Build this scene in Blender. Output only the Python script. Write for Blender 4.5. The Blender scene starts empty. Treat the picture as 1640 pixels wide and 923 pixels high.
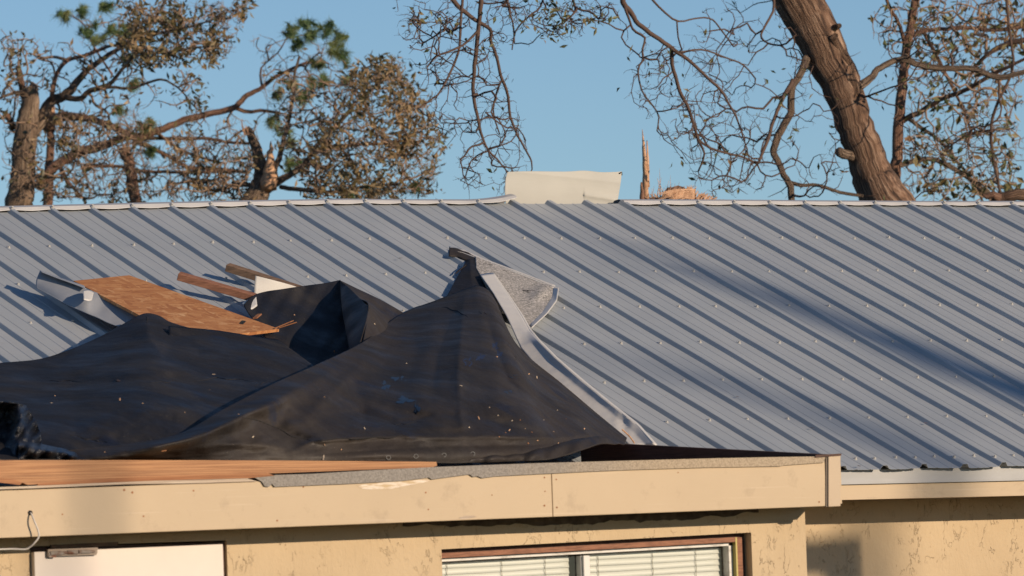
import bpy, math, random
import numpy as np
from mathutils import Vector, Matrix
random.seed(7); rng = np.random.default_rng(11)
sc = bpy.context.scene; COL = sc.collection
R = math.radians

# ------------------------------------------------------------------ camera
F = 10500.0                                   # focal length in pixels of the 1640 px wide photograph
CAM = np.array([-17.99524587, -30.01873487, 1.89809188])
W = np.array([[0.8634909022365548, -0.503152808539989, -0.03493870365171867],
              [0.0039058256944940473, -0.06259980302380447, 0.9980310662430306],
              [-0.5043492899570552, -0.8619272103367093, -0.0520891332249227]])
cd = bpy.data.cameras.new("camera"); cam = bpy.data.objects.new("camera", cd); COL.objects.link(cam)
cd.sensor_width = 36; cd.lens = F * 36 / 1640; cd.clip_start = 0.5; cd.clip_end = 3000
M = Matrix(W.T.tolist()).to_4x4(); M.translation = Vector(CAM.tolist()); cam.matrix_world = M
cd.dof.use_dof = True; cd.dof.focus_distance = 33.0; cd.dof.aperture_fstop = 8
sc.camera = cam
# ------------------------------------------------------------------ light
SUN_AZ, SUN_EL = 19.0, 13.5                   # degrees right of the facade normal, above the horizon
wd = bpy.data.worlds.new("World"); sc.world = wd; wd.use_nodes = True
nt = wd.node_tree; bg = nt.nodes["Background"]
sky = nt.nodes.new("ShaderNodeTexSky"); sky.sky_type = 'NISHITA'; sky.sun_disc = False
sky.sun_elevation = R(SUN_EL); sky.sun_rotation = R(180 - SUN_AZ)
sky.altitude = 2500; sky.air_density = 1.0; sky.dust_density = 0.3; sky.ozone_density = 3.0
nt.links.new(sky.outputs[0], bg.inputs[0]); bg.inputs[1].default_value = 0.095
sl = bpy.data.lights.new("sun", 'SUN'); so = bpy.data.objects.new("sun", sl); COL.objects.link(so)
sl.energy = 4.0; sl.angle = R(0.53); sl.color = (1.0, 0.80, 0.60)
SDIR = Vector((math.sin(R(SUN_AZ)) * math.cos(R(SUN_EL)), -math.cos(R(SUN_AZ)) * math.cos(R(SUN_EL)), math.sin(R(SUN_EL))))
so.rotation_euler = SDIR.to_track_quat('Z', 'Y').to_euler(); so.location = (5, -20, 12)
sc.view_settings.view_transform = 'Standard'; sc.view_settings.look = 'None'
sc.view_settings.exposure = 0.0; sc.view_settings.gamma = 1.0; sc.view_settings.use_curve_mapping = False

# ------------------------------------------------------------------ pixel (1640x923) -> point helpers
A = R(20.6); ZR = 4.15; TA = math.tan(A)
def ray(x, y): return W.T @ np.array([(x - 820) / F, (461.5 - y) / F, -1.0])
def atY(x, y, Y):
    d = ray(x, y); return CAM + d * ((Y - CAM[1]) / d[1])
def atZ(x, y, Z): return CAM + ray(x, y) * Z                 # Z = depth along the view axis
NR = np.array([0, -math.sin(A), math.cos(A)])
def roofp(x, y):
    d = ray(x, y); return CAM + d * (np.dot(np.array([0, 0, ZR]) - CAM, NR) / np.dot(d, NR))
def deb(x, y, u):                                            # between the porch front and the metal roof
    yr = roofp(x, y)[1]; return atY(x, y, -6.0 + u * (yr + 6.0))
YP = -6.092       # porch fascia front face
YW = -5.84        # porch wall face
YE = -4.09        # main eave edge
YM = -3.67        # main wall face

# ------------------------------------------------------------------ object helpers
def link(o, parent=None):
    COL.objects.link(o)
    if parent: o.parent = parent
    return o
def meshobj(name, verts, faces, mat, parent=None, smooth=False, uvs=None, attr=None):
    me = bpy.data.meshes.new(name)
    me.from_pydata([tuple(map(float, v)) for v in verts], [], [tuple(f) for f in faces])
    if smooth: me.polygons.foreach_set('use_smooth', [True] * len(me.polygons))
    if uvs is not None:
        uv = me.uv_layers.new(name='UVMap'); li = np.zeros(len(me.loops), dtype=np.int32); me.loops.foreach_get('vertex_index', li)
        uv.data.foreach_set('uv', np.asarray(uvs, dtype=np.float32)[li].ravel())
    if attr is not None:
        at = me.attributes.new('var', 'FLOAT', 'FACE'); at.data.foreach_set('value', np.asarray(attr, dtype=np.float32))
    me.materials.append(mat); me.update()
    o = bpy.data.objects.new(name, me); return link(o, parent)
def thing(name, label, cat, loc=(0, 0, 0), group=None):
    o = bpy.data.objects.new(name, None); o.empty_display_size = 0.1; link(o)
    o.location = [float(c) for c in loc]; tag(o, label, cat, group); return o
def tag(o, label, cat, group=None):
    o['label'] = label; o['category'] = cat
    if group: o['group'] = group
    return o
def kid(o, root):                                            # parent keeping world coordinates
    o.parent = root; o.matrix_parent_inverse = Matrix.Translation(-Vector(root.location)); return o
class MB:
    def __init__(s): s.v = []; s.f = []
    def add(s, v, f):
        b = len(s.v); s.v += [tuple(map(float, p)) for p in v]; s.f += [tuple(i + b for i in q) for q in f]; return s
    def box(s, x0, x1, y0, y1, z0, z1):
        return s.add([(x0,y0,z0),(x1,y0,z0),(x1,y1,z0),(x0,y1,z0),(x0,y0,z1),(x1,y0,z1),(x1,y1,z1),(x0,y1,z1)],
                     [(0,3,2,1),(4,5,6,7),(0,1,5,4),(1,2,6,5),(2,3,7,6),(3,0,4,7)])
    def prism(s, front, dy):                                 # front: ring of points, pushed back by dy (a vector or a number)
        d = np.array([0, dy, 0.]) if np.isscalar(dy) else np.array(dy); n = len(front)
        v = [np.array(p, float) for p in front] + [np.array(p, float) + d for p in front]
        f = [tuple(range(n)), tuple(range(2 * n - 1, n - 1, -1))] + [(i, n + i, n + (i + 1) % n, (i + 1) % n) for i in range(n)]
        return s.add(v, f)
    def beam(s, p0, p1, w, h, up=(0, 0, 1)):
        p0 = np.array(p0, float); p1 = np.array(p1, float); d = p1 - p0; d /= np.linalg.norm(d)
        sd = np.cross(d, up); sd /= np.linalg.norm(sd); u = np.cross(sd, d)
        v = [p + sd * a * w / 2 + u * b * h / 2 for p in (p0, p1) for a, b in ((-1,-1),(1,-1),(1,1),(-1,1))]
        return s.add(v, [(3,2,1,0),(4,5,6,7),(0,1,5,4),(1,2,6,5),(2,3,7,6),(3,0,4,7)])
    def tube(s, pts, rad, n=6, cap=True):
        v, f = tube(pts, rad, n)[:2]; return s.add(v, f)
    def build(s, name, mat, parent=None, smooth=False, bevel=0):
        o = meshobj(name, s.v, s.f, mat, None, smooth)
        if bevel:
            m = o.modifiers.new('bevel', 'BEVEL'); m.width = bevel; m.segments = 1; m.limit_method = 'ANGLE'
        if parent: kid(o, parent)
        return o
def tube(pts, rad, n=6, lump=0.0):
    P = np.array(pts, float); k = len(P); rad = np.broadcast_to(np.asarray(rad, float), (k,))
    T = np.gradient(P, axis=0); T /= np.linalg.norm(T, axis=1)[:, None] + 1e-12
    ref = np.array([0.3, 0.2, 1.0]) if abs(T[0][2]) < .8 else np.array([1.0, 0.3, 0.1])
    nrm = np.cross(T[0], ref); nrm /= np.linalg.norm(nrm); V = []; UV = []; L = 0
    ang = np.arange(n) * 2 * np.pi / n
    for i in range(k):
        nrm = nrm - T[i] * np.dot(nrm, T[i]); nrm /= np.linalg.norm(nrm) + 1e-12
        b = np.cross(T[i], nrm)
        if i: L += np.linalg.norm(P[i] - P[i - 1])
        lw = (.86 * lw + .5 * rng.standard_normal(n)) if i else rng.standard_normal(n)
        rr = rad[i] * (1 + lump * lw)
        V.append(P[i] + (np.cos(ang) * rr)[:, None] * nrm + (np.sin(ang) * rr)[:, None] * b)
        UV += [(np.cos(a_) * .15 + i * 0, L) for a_ in ang]
    V = np.concatenate(V); Fc = []
    for i in range(k - 1):
        for j in range(n):
            a = i * n + j; b2 = i * n + (j + 1) % n; Fc.append((a, b2, b2 + n, a + n))
    Fc.append(tuple(range(n - 1, -1, -1))); Fc.append(tuple(range((k - 1) * n, k * n)))
    return V, Fc, UV
def catmull(C, m):                                           # C (k, d) -> (m, d)
    C = np.asarray(C, float); k = len(C)
    if k == 2: return C[0] + (C[1] - C[0]) * np.linspace(0, 1, m)[:, None]
    t = np.linspace(0, k - 1, m); i = np.minimum(t.astype(int), k - 2); f = (t - i)[:, None]
    p0 = C[np.maximum(i - 1, 0)]; p1 = C[i]; p2 = C[i + 1]; p3 = C[np.minimum(i + 2, k - 1)]
    return 0.5 * ((2*p1) + (-p0+p2)*f + (2*p0-5*p1+4*p2-p3)*f**2 + (-p0+3*p1-3*p2+p3)*f**3)
SURF = []
def linear(C, m):
    C = np.asarray(C, float); t = np.linspace(0, len(C) - 1, m); return np.stack([np.interp(t, np.arange(len(C)), C[:, q]) for q in range(C.shape[1])], 1)
def patch(name, rows, nu, nv, mat, root, disp=None, thick=0.004, fn=deb, stiff=False):
    """rows of (x, y, u) control points -> a curved sheet; disp(x, y) in metres moves the cloth along the line of sight's depth"""
    ip = linear if stiff else catmull
    rr = np.stack([ip(r, nu) for r in rows])            # (k, nu, 3)
    g = np.stack([ip(rr[:, j], nv) for j in range(nu)], 1)  # (nv, nu, 3)
    V = []
    for i in range(nv):
        for j in range(nu):
            x, y, u = g[i, j]; p = fn(x, y, u)
            if disp:
                d = ray(x, y); p = p - d / np.linalg.norm(d) * disp(x, y, i / (nv - 1), j / (nu - 1))
            if fn is deb:
                h_ = np.dot(p - np.array([0, 0, ZR]), NR)
                if h_ < .022: p = p + NR * (.022 - h_)
            V.append(p)
    Fc = [(i*nu+j, i*nu+j+1, (i+1)*nu+j+1, (i+1)*nu+j) for i in range(nv-1) for j in range(nu-1)]
    if mat in (m_felt, m_felt_shaded): SURF.append((V, Fc))
    o = meshobj(name, V, Fc, mat, None, True)
    m = o.modifiers.new('thickness', 'SOLIDIFY'); m.thickness = thick; m.offset = 0
    if root: kid(o, root)
    return o

# ------------------------------------------------------------------ materials
def mat(name, base, rough=0.7, metal=0.0, spec=None, nodes=None):
    m = bpy.data.materials.new(name); m.use_nodes = True; t = m.node_tree; b = t.nodes['Principled BSDF']
    b.inputs['Base Color'].default_value = (*base, 1); b.inputs['Roughness'].default_value = rough; b.inputs['Metallic'].default_value = metal
    if spec is not None: b.inputs['Specular IOR Level'].default_value = spec
    if nodes: nodes(t, b, NT(t))
    return m
class NT:
    def __init__(s, t): s.t = t
    def n(s, ty, **k):
        nd = s.t.nodes.new(ty)
        for a, v in k.items():
            if a in ('ops',): continue
            setattr(nd, a, v)
        return nd
    def co(s, which='Object', scale=(1, 1, 1), rot=(0, 0, 0)):
        c = s.n('ShaderNodeTexCoord'); mp = s.n('ShaderNodeMapping'); mp.inputs['Scale'].default_value = scale; mp.inputs['Rotation'].default_value = rot
        s.t.links.new(c.outputs[which], mp.inputs[0]); return mp.outputs[0]
    def noise(s, vec, scale, detail=4, rough=.55, dist=0):
        n = s.n('ShaderNodeTexNoise'); n.inputs['Scale'].default_value = scale; n.inputs['Detail'].default_value = detail
        n.inputs['Roughness'].default_value = rough; n.inputs['Distortion'].default_value = dist; s.t.links.new(vec, n.inputs['Vector']); return n.outputs[0]
    def vor(s, vec, scale, feature='F1', out='Distance', rnd=1):
        n = s.n('ShaderNodeTexVoronoi'); n.feature = feature; n.inputs['Scale'].default_value = scale; n.inputs['Randomness'].default_value = rnd
        s.t.links.new(vec, n.inputs['Vector']); return n.outputs[out]
    def ramp(s, fac, stops):
        r = s.n('ShaderNodeValToRGB'); e = r.color_ramp.elements
        while len(e) < len(stops): e.new(0.5)
        for q, (p, c) in zip(e, stops): q.position = p; q.color = (*c, 1) if len(c) == 3 else c
        s.t.links.new(fac, r.inputs[0]); return r.outputs[0]
    def mix(s, fac, a, b, mode='MIX'):
        m = s.n('ShaderNodeMix'); m.data_type = 'RGBA'; m.blend_type = mode
        for i, v in ((0, fac), (6, a), (7, b)):
            if isinstance(v, (int, float)): m.inputs[i].default_value = v
            elif isinstance(v, tuple): m.inputs[i].default_value = (*v, 1)
            else: s.t.links.new(v, m.inputs[i])
        return m.outputs[2]
    def math(s, op, a, b=None):
        m = s.n('ShaderNodeMath'); m.operation = op
        for i, v in enumerate((a, b)):
            if v is None: continue
            if isinstance(v, (int, float)): m.inputs[i].default_value = v
            else: s.t.links.new(v, m.inputs[i])
        return m.outputs[0]
    def bump(s, h, strength, dist, b, prev=None):
        n = s.n('ShaderNodeBump'); n.inputs['Strength'].default_value = strength; n.inputs['Distance'].default_value = dist
        s.t.links.new(h, n.inputs['Height'])
        if prev: s.t.links.new(prev, n.inputs['Normal'])
        s.t.links.new(n.outputs[0], b.inputs['Normal']); return n.outputs[0]
def g3(v): return (v, v, v)

def n_stucco(t, b, N):
    c = N.co('Object'); L = t.links
    big = N.noise(c, 1.6, 3); col = N.ramp(big, [(.35, (.55, .42, .26)), (.65, (.62, .485, .31))])
    # trowel ridges: short broken wandering lines
    cs = N.co('Object', (2.2, 2.2, 1.0)); w = N.noise(cs, 5.5, 4, .7, .35); r1 = N.math('ABSOLUTE', N.math('SUBTRACT', w, .5)); line = N.ramp(r1, [(0, g3(1)), (.011, g3(0))])
    m1 = N.ramp(N.noise(c, 3.1, 2), [(.44, g3(0)), (.54, g3(1))]); m2 = N.ramp(N.noise(c, 17, 3), [(.45, g3(0)), (.54, g3(1))])
    line = N.math('MULTIPLY', N.math('MULTIPLY', line, m1), m2)
    col = N.mix(N.math('MULTIPLY', line, .42), col, (.24, .16, .09))
    spots = N.ramp(N.noise(c, 38, 2), [(.70, g3(0)), (.76, g3(1))]); col = N.mix(N.math('MULTIPLY', spots, .35), col, (.3, .2, .12))
    L.new(col, b.inputs['Base Color'])
    h = N.math('ADD', N.math('MULTIPLY', w, 1.0), N.math('MULTIPLY', N.noise(c, 60, 4), .25)); p = N.bump(h, .55, .012, b)
    N.bump(line, .8, -.004, b, p)
m_stucco = mat('stucco', (.6, .45, .28), .85, nodes=n_stucco)
def n_paint(base, dark):
    def f(t, b, N):
        c = N.co('Object'); col = N.ramp(N.noise(c, 2.3, 4), [(.3, tuple(x * .93 for x in base)), (.7, base)])
        sm = N.ramp(N.noise(c, 9, 6, .7), [(.56, g3(0)), (.72, g3(1))]); col = N.mix(N.math('MULTIPLY', sm, .42), col, dark)
        sp = N.ramp(N.vor(c, 5.2), [(.018, g3(1)), (.03, g3(0))]); col = N.mix(N.math('MULTIPLY', sp, .6), col, (.2, .1, .05))
        st = N.co('Object', (.6, 1, 22)); s2 = N.ramp(N.noise(st, 3, 5), [(.62, g3(0)), (.7, g3(1))]); col = N.mix(N.math('MULTIPLY', s2, .12), col, (.85, .72, .55))
        t.links.new(col, b.inputs['Base Color']); N.bump(N.noise(c, 90, 3), .12, .003, b, N.bump(N.noise(c, 3.5, 3), .25, .01, b))
    return f
m_fascia = mat('fascia_paint', (.66, .52, .33), .6, nodes=n_paint((.585, .455, .295), (.36, .27, .175)))
m_corner = mat('corner_paint', (.6, .48, .33), .65, nodes=n_paint((.58, .46, .32), (.35, .22, .13)))
m_drip = mat('drip_edge_metal', (.42, .41, .40), .5, nodes=lambda t, b, N: (t.links.new(N.ramp(N.noise(N.co('Object', (1, 1, 4)), 3, 4), [(.3, (.37, .375, .37)), (.7, (.43, .435, .43))]), b.inputs['Base Color']), N.bump(N.noise(N.co('Object', (.6, 1, 2)), 4, 2), .3, .008, b)))
def n_roof(t, b, N):
    c = N.co('Object'); col = N.ramp(N.noise(c, 1.4, 4), [(.3, (.385, .42, .445)), (.7, (.435, .465, .485))])
    st = N.co('Object', (14, .7, .7)); s = N.noise(st, 2.0, 4); col = N.mix(N.math('MULTIPLY', N.ramp(s, [(.5, g3(0)), (.75, g3(1))]), .35), col, (.365, .385, .41))
    dirt = N.ramp(N.noise(c, 5, 6, .7), [(.62, g3(0)), (.78, g3(1))]); col = N.mix(N.math('MULTIPLY', dirt, .25), col, (.33, .31, .28))
    t.links.new(col, b.inputs['Base Color'])
    t.links.new(N.ramp(N.noise(c, 7, 3), [(.3, g3(.42)), (.7, g3(.55))]), b.inputs['Roughness'])
    N.bump(N.noise(N.co('Object', (3, 1, 1)), 3, 2), .25, .006, b)
m_roof = mat('grey_roof_paint', (.3, .3, .31), .5, .0, nodes=n_roof)
m_cap = mat('ridge_cap_paint', (.5, .5, .5), .45, nodes=lambda t, b, N: (t.links.new(N.ramp(N.noise(N.co('Object'), 2, 4), [(.3, (.50, .495, .485)), (.7, (.56, .55, .54))]), b.inputs['Base Color'])))
m_screw = mat('screw_head', (.47, .46, .43), .5)
m_dark = mat('dark_gap', (.015, .013, .012), .9)
def n_felt(t, b, N, cols=((.024, .0215, .021), (.038, .031, .027), (.056, .045, .037)), dust=.5):
    c = N.co('Object', (1, .33, 1)); L = t.links
    col = N.ramp(N.noise(c, 2.2, 5, .6), [(.32, cols[0]), (.52, cols[1]), (.75, cols[2])])
    bl = N.ramp(N.noise(c, 4.5, 4, .6, .6), [(.61, g3(0)), (.68, g3(1))]); col = N.mix(N.math('MULTIPLY', bl, .65), col, (.014, .019, .038))
    bk = N.ramp(N.noise(N.co('Object', (1, 1, .5)), 5.7, 6, .7), [(.66, g3(0)), (.72, g3(1))]); col = N.mix(N.math('MULTIPLY', bk, .7), col, (.006, .006, .007))
    gr = N.ramp(N.noise(c, 140, 2), [(.55, g3(0)), (.75, g3(1))]); col = N.mix(N.math('MULTIPLY', gr, .35), col, (.065, .056, .045))
    du = N.ramp(N.noise(c, 3.3, 6, .65, .5), [(.5, g3(0)), (.72, g3(1))]); col = N.mix(N.math('MULTIPLY', du, dust), col, (.085, .074, .062))
    sp = N.ramp(N.vor(c, 42), [(.05, g3(1)), (.09, g3(0))]); sk = N.ramp(N.noise(c, 11, 2), [(.5, g3(0)), (.6, g3(1))])
    col = N.mix(N.math('MULTIPLY', sp, sk), col, (.17, .145, .11))
    L.new(col, b.inputs['Base Color'])
    L.new(N.ramp(N.noise(c, 6, 4), [(.35, g3(.50)), (.65, g3(.78))]), b.inputs['Roughness'])
    wv = N.n('ShaderNodeTexWave'); wv.inputs['Scale'].default_value = 60; wv.inputs['Distortion'].default_value = 3; L.new(N.co('Object', (1, 1, 1), (0, .5, .4)), wv.inputs[0])
    p = N.bump(N.noise(c, 5, 6, .6), .5, .03, b); p = N.bump(N.noise(c, 120, 3), .35, .003, b, p); N.bump(wv.outputs[1], .04, .002, b, p)
m_felt = mat('roofing_felt', (.02, .02, .02), .8, spec=.25, nodes=n_felt)
m_felt_shaded = mat('roofing_felt_shaded', (.02, .02, .02), .8, spec=.25, nodes=lambda t, b, N: n_felt(t, b, N, ((.013, .014, .019), (.020, .019, .021), (.032, .028, .027)), .35))  # darker, bluer, less dusty felt copy: shade put into the colour
def n_wet(t, b, N):
    c = N.co('Object'); t.links.new(N.ramp(N.noise(c, 6, 4), [(.3, (.012, .014, .02)), (.7, (.03, .03, .034))]), b.inputs['Base Color'])
    N.bump(N.noise(c, 14, 6, .65, .5), .9, .03, b)
m_wet = mat('shiny_felt', (.02, .02, .024), .28, spec=.8, nodes=n_wet)
def n_osb(t, b, N):
    lay = []
    for (sx, sy, r) in ((5, 26, .25), (24, 6, .2), (8, 30, 2.1)):
        v = N.vor(N.co('Object', (sx, sy, 1), (0, 0, r)), 1.5, out='Color')
        lay.append(N.ramp(v, [(0, (.30, .115, .035)), (.4, (.46, .205, .07)), (.72, (.58, .29, .11)), (1, (.78, .50, .25))]))
    c = N.co('Object'); k1 = N.ramp(N.noise(c, 9, 2), [(.49, g3(0)), (.52, g3(1))]); k2 = N.ramp(N.noise(c, 12, 2, dist=1), [(.53, g3(0)), (.56, g3(1))])
    col = N.mix(k2, N.mix(k1, lay[0], lay[1]), lay[2])
    col = N.mix(.30, col, (.47, .175, .07)); t.links.new(col, b.inputs['Base Color']); N.bump(N.noise(N.co('Object', (6, 20, 6)), 6, 4), .5, .004, b)
m_osb = mat('strand_board', (.5, .25, .1), .75, nodes=n_osb)
def n_wood(c1, c2, axis=(1, 12, 30)):
    def f(t, b, N):
        c = N.co('Object', axis); w = N.noise(c, 2.2, 5, .6, .4)
        col = N.ramp(w, [(.3, c1), (.55, c2), (.7, tuple(x * .8 for x in c2))])
        fine = N.ramp(N.noise(N.co('Object', (axis[0], axis[1] * 4, axis[2] * 4)), 2, 3), [(.45, g3(0)), (.65, g3(1))])
        col = N.mix(N.math('MULTIPLY', fine, .6), col, tuple(x * .55 for x in c1))
        t.links.new(col, b.inputs['Base Color']); N.bump(w, .3, .003, b)
    return f
m_plank = mat('orange_pine', (.6, .3, .12), .65, nodes=n_wood((.27, .105, .035), (.52, .26, .11), (1, 12, 48)))
m_plank_dark = mat('torn_pine', (.4, .18, .08), .8, nodes=n_wood((.28, .11, .045), (.44, .2, .09)))
m_splint = mat('pale_splinter', (.6, .48, .36), .8, nodes=n_wood((.38, .27, .19), (.66, .55, .42), (1, 20, 60)))
m_rake = mat('weathered_brown_board', (.12, .07, .05), .8, nodes=n_wood((.060, .034, .026), (.13, .072, .052), (6, 1, 45)))
m_redwood = mat('reddish_board', (.3, .13, .08), .75, nodes=n_wood((.22, .095, .055), (.34, .155, .09), (8, 2, 30)))
m_greywood = mat('grey_brown_board', (.2, .13, .09), .8, nodes=n_wood((.13, .085, .055), (.24, .15, .095), (8, 2, 30)))
m_white = mat('off_white_sheet', (.66, .63, .57), .5)
m_flash = mat('painted_flashing', (.34, .36, .39), .45, .0, nodes=lambda t, b, N: N.bump(N.noise(N.co('Object'), 3, 3), .5, .03, b))
m_trimmetal = mat('cream_flashing', (.74, .71, .65), .35, nodes=lambda t, b, N: N.bump(N.noise(N.co('Object'), 5, 3), .4, .02, b))
m_sheet = mat('cream_grey_sheet', (.42, .41, .36), .7, nodes=lambda t, b, N: (t.links.new(N.ramp(N.noise(N.co('Object'), 3, 3), [(.3, (.45, .44, .39)), (.7, (.52, .51, .45))]), b.inputs['Base Color']), N.bump(N.noise(N.co('Object', (1, 1, 3)), 3, 3), .35, .01, b)))
def n_gran(t, b, N):
    c = N.co('Object'); v = N.noise(c, 85, 4, .8); col = N.ramp(v, [(.38, (.17, .18, .16)), (.5, (.40, .37, .34)), (.62, (.68, .64, .60))])
    col = N.mix(N.ramp(N.noise(c, 7, 6, .75), [(.62, g3(0)), (.66, g3(1))]), col, (.03, .027, .025))
    t.links.new(col, b.inputs['Base Color']); N.bump(v, .5, .006, b, N.bump(N.noise(c, 4, 3), .4, .04, b))
m_gran = mat('mineral_cap_sheet', (.3, .27, .25), .9, nodes=n_gran)
def n_granedge(t, b, N):
    c = N.co('Object'); v = N.noise(c, 110, 3, .7); col = N.ramp(v, [(.36, (.23, .21, .185)), (.5, (.29, .265, .235)), (.66, (.36, .33, .29))])
    sx = N.n('ShaderNodeSeparateXYZ'); t.links.new(c, sx.inputs[0])
    fx = N.math('ADD', sx.outputs[0], N.math('MULTIPLY', N.noise(c, 6, 3), .5)); k = N.ramp(N.math('MULTIPLY', N.math('ADD', fx, 5.0), .2), [(.24, g3(0)), (.40, g3(1))])
    col = N.mix(N.math('MULTIPLY', k, .8), col, N.ramp(v, [(.3, (.34, .26, .175)), (.6, (.54, .43, .29))]))
    col = N.mix(N.ramp(N.noise(N.co('Object', (1, 1, 2)), 9, 6, .75), [(.68, g3(0)), (.71, g3(1))]), col, (.05, .04, .035))
    t.links.new(col, b.inputs['Base Color']); N.bump(v, .7, .005, b)
m_granedge = mat('granulated_edge', (.3, .27, .24), .9, nodes=n_granedge)
m_door = mat('door_paint', (.80, .72, .62), .45, nodes=lambda t, b, N: t.links.new(N.ramp(N.noise(N.co('Object'), 4, 5), [(.3, (.70, .62, .55)), (.7, (.75, .68, .60))]), b.inputs['Base Color']))
m_vinyl = mat('white_vinyl', (.70, .69, .64), .4, nodes=lambda t, b, N: t.links.new(N.ramp(N.noise(N.co('Object', (1, 1, 3)), 13, 6, .7), [(.5, (.72, .70, .65)), (.62, (.5, .47, .42)), (.75, (.2, .18, .16))]), b.inputs['Base Color']))
m_clean = mat('clean_vinyl', (.74, .73, .69), .35)
m_blind = mat('blind_slat', (.80, .79, .74), .45)
m_cord = mat('blind_cord', (.33, .28, .22), .8)
m_yellow = mat('yellow_trim', (.5, .42, .12), .5)
m_rust = mat('rusty_steel', (.3, .25, .2), .55, .2, nodes=lambda t, b, N: t.links.new(N.ramp(N.noise(N.co('Object'), 22, 5), [(.4, (.33, .30, .27)), (.6, (.16, .06, .03))]), b.inputs['Base Color']))
m_wire = mat('white_cable', (.62, .58, .52), .5)
m_soffit = mat('soffit_paint', (.42, .32, .2), .8)
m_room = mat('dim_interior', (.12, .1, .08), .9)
m_glass = bpy.data.materials.new('window_glass'); m_glass.use_nodes = True
_t = m_glass.node_tree; _t.nodes.clear(); _o = _t.nodes.new('ShaderNodeOutputMaterial'); _m = _t.nodes.new('ShaderNodeMixShader'); _a = _t.nodes.new('ShaderNodeBsdfTransparent'); _g = _t.nodes.new('ShaderNodeBsdfGlossy')
_g.inputs['Roughness'].default_value = .02; _m.inputs[0].default_value = .07; _a.inputs[0].default_value = (.93, .95, .93, 1)
_t.links.new(_a.outputs[0], _m.inputs[1]); _t.links.new(_g.outputs[0], _m.inputs[2]); _t.links.new(_m.outputs[0], _o.inputs[0])
def n_bark(c1, c2, c3, us=30):
    def f(t, b, N):
        c = N.co('UV', (us, 2.4, 1)); o = N.co('Object')
        w = N.noise(c, 2.2, 6, .62, .5); col = N.ramp(w, [(.40, c1), (.50, c2), (.62, c3)])
        col = N.mix(N.math('MULTIPLY', N.ramp(N.noise(o, 3, 3), [(.45, g3(0)), (.6, g3(1))]), .4), col, tuple(x * .8 for x in c2))
        t.links.new(col, b.inputs['Base Color']); N.bump(w, 1.0, .06, b)
    return f
m_oakbark = mat('furrowed_bark', (.2, .14, .1), .9, nodes=n_bark((.045, .027, .019), (.225, .128, .078), (.46, .31, .21), 44))
m_redbark = mat('reddish_bark', (.26, .13, .08), .85, nodes=n_bark((.14, .07, .045), (.36, .19, .12), (.52, .31, .205)))
m_greybark = mat('grey_tan_bark', (.26, .19, .13), .85, nodes=n_bark((.12, .08, .053), (.29, .20, .135), (.44, .33, .235)))
m_twig = mat('twig_bark', (.115, .07, .05), .85)
m_twiglight = mat('tan_twig_bark', (.31, .205, .135), .85)
m_raw = mat('raw_splintered_wood', (.62, .38, .22), .8, nodes=n_wood((.45, .23, .12), (.72, .45, .27), (30, 30, 2)))
def leafmat(name, cols, rough=.55):
    def f(t, b, N):
        a = N.n('ShaderNodeAttribute'); a.attribute_name = 'var'
        t.links.new(N.ramp(a.outputs['Fac'], [(i / (len(cols) - 1), c) for i, c in enumerate(cols)]), b.inputs['Base Color'])
    return mat(name, cols[0], rough, nodes=f)
m_leaf_dry = leafmat('dry_olive_leaves', [(.055, .055, .02), (.13, .105, .04), (.25, .165, .075), (.36, .25, .13)])
m_leaf_oak = leafmat('dull_green_brown_leaves', [(.045, .06, .02), (.12, .13, .045), (.21, .15, .06), (.28, .16, .08)])
m_needle = leafmat('pine_needles', [(.03, .065, .02), (.08, .14, .04), (.18, .21, .07), (.28, .26, .10)])

# ------------------------------------------------------------------ ground and surroundings
gm = mat('ground_grass', (.06, .07, .03), .95, nodes=lambda t, b, N: (t.links.new(N.ramp(N.noise(N.co('Object'), .6, 8, .7), [(.3, (.045, .06, .022)), (.5, (.08, .08, .035)), (.7, (.14, .115, .07))]), b.inputs['Base Color']), N.bump(N.noise(N.co('Object'), 8, 6), .6, .1, b)))
S = 1500; gv = []; 
for i in range(31):
    for j in range(31):
        x = -S + 2 * S * i / 30; y = -S + 2 * S * j / 30; gv.append((x, y, 0.0))
g = meshobj('ground', gv, [(i*31+j, (i+1)*31+j, (i+1)*31+j+1, i*31+j+1) for i in range(30) for j in range(30)], gm); g['kind'] = 'structure'

# ------------------------------------------------------------------ the house
house = thing('stucco_house', 'tan stucco house with ribbed grey metal roof and storm-stripped flat porch roof in front', 'house', (-2, -3.6, 0))
X0, X1 = -9.0, 5.5; RW = .2286
def sag(X): return -.0215 * max(0, -1.4 - X) if X > -9.1 else -.16
def P_r(X, s, h=0):                                          # point on the front roof slope
    z = ZR - s * math.sin(A) + h * math.cos(A) + sag(X); return (X, -s * math.cos(A) - h * math.sin(A), z)
SR, SE = -.04, 4.42
def roof_profile():
    pts = []; k = -39
    while k * RW + .065 < X1:
        c = k * RW + .065
        if c > X0:
            for dx, h in ((-.026, 0), (-.0245, .0008), (-.0125, .0185), (-.010, .020), (.010, .020), (.0125, .0185), (.0245, .0008 if k % 4 else .0030), (.030, 0 if k % 4 else .0028)): pts.append((c + dx, h))
            if k % 4 == 0: pts += [(c + .0335, .0028), (c + .0337, .0001)]
            for q in (.078, .152):
                for dx, h in ((-.008, 0), (-.004, .0022), (.004, .0022), (.008, 0)): pts.append((c + q + dx, h))
        k += 1
    return pts
prof = roof_profile(); nv_ = 24; V = []
for i in range(nv_ + 1):
    s = SR + (SE - SR) * i / nv_
    for (x, h) in prof:
        wob = .0012 * math.sin(x * 9.1 + s * 3.3) + .001 * math.sin(s * 7 + x * 27)
        e = .006 * math.sin(x * 13.7) * (1 if i == nv_ else 0)
        V.append(P_r(x, s + e, h + wob))
n_ = len(prof)
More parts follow.
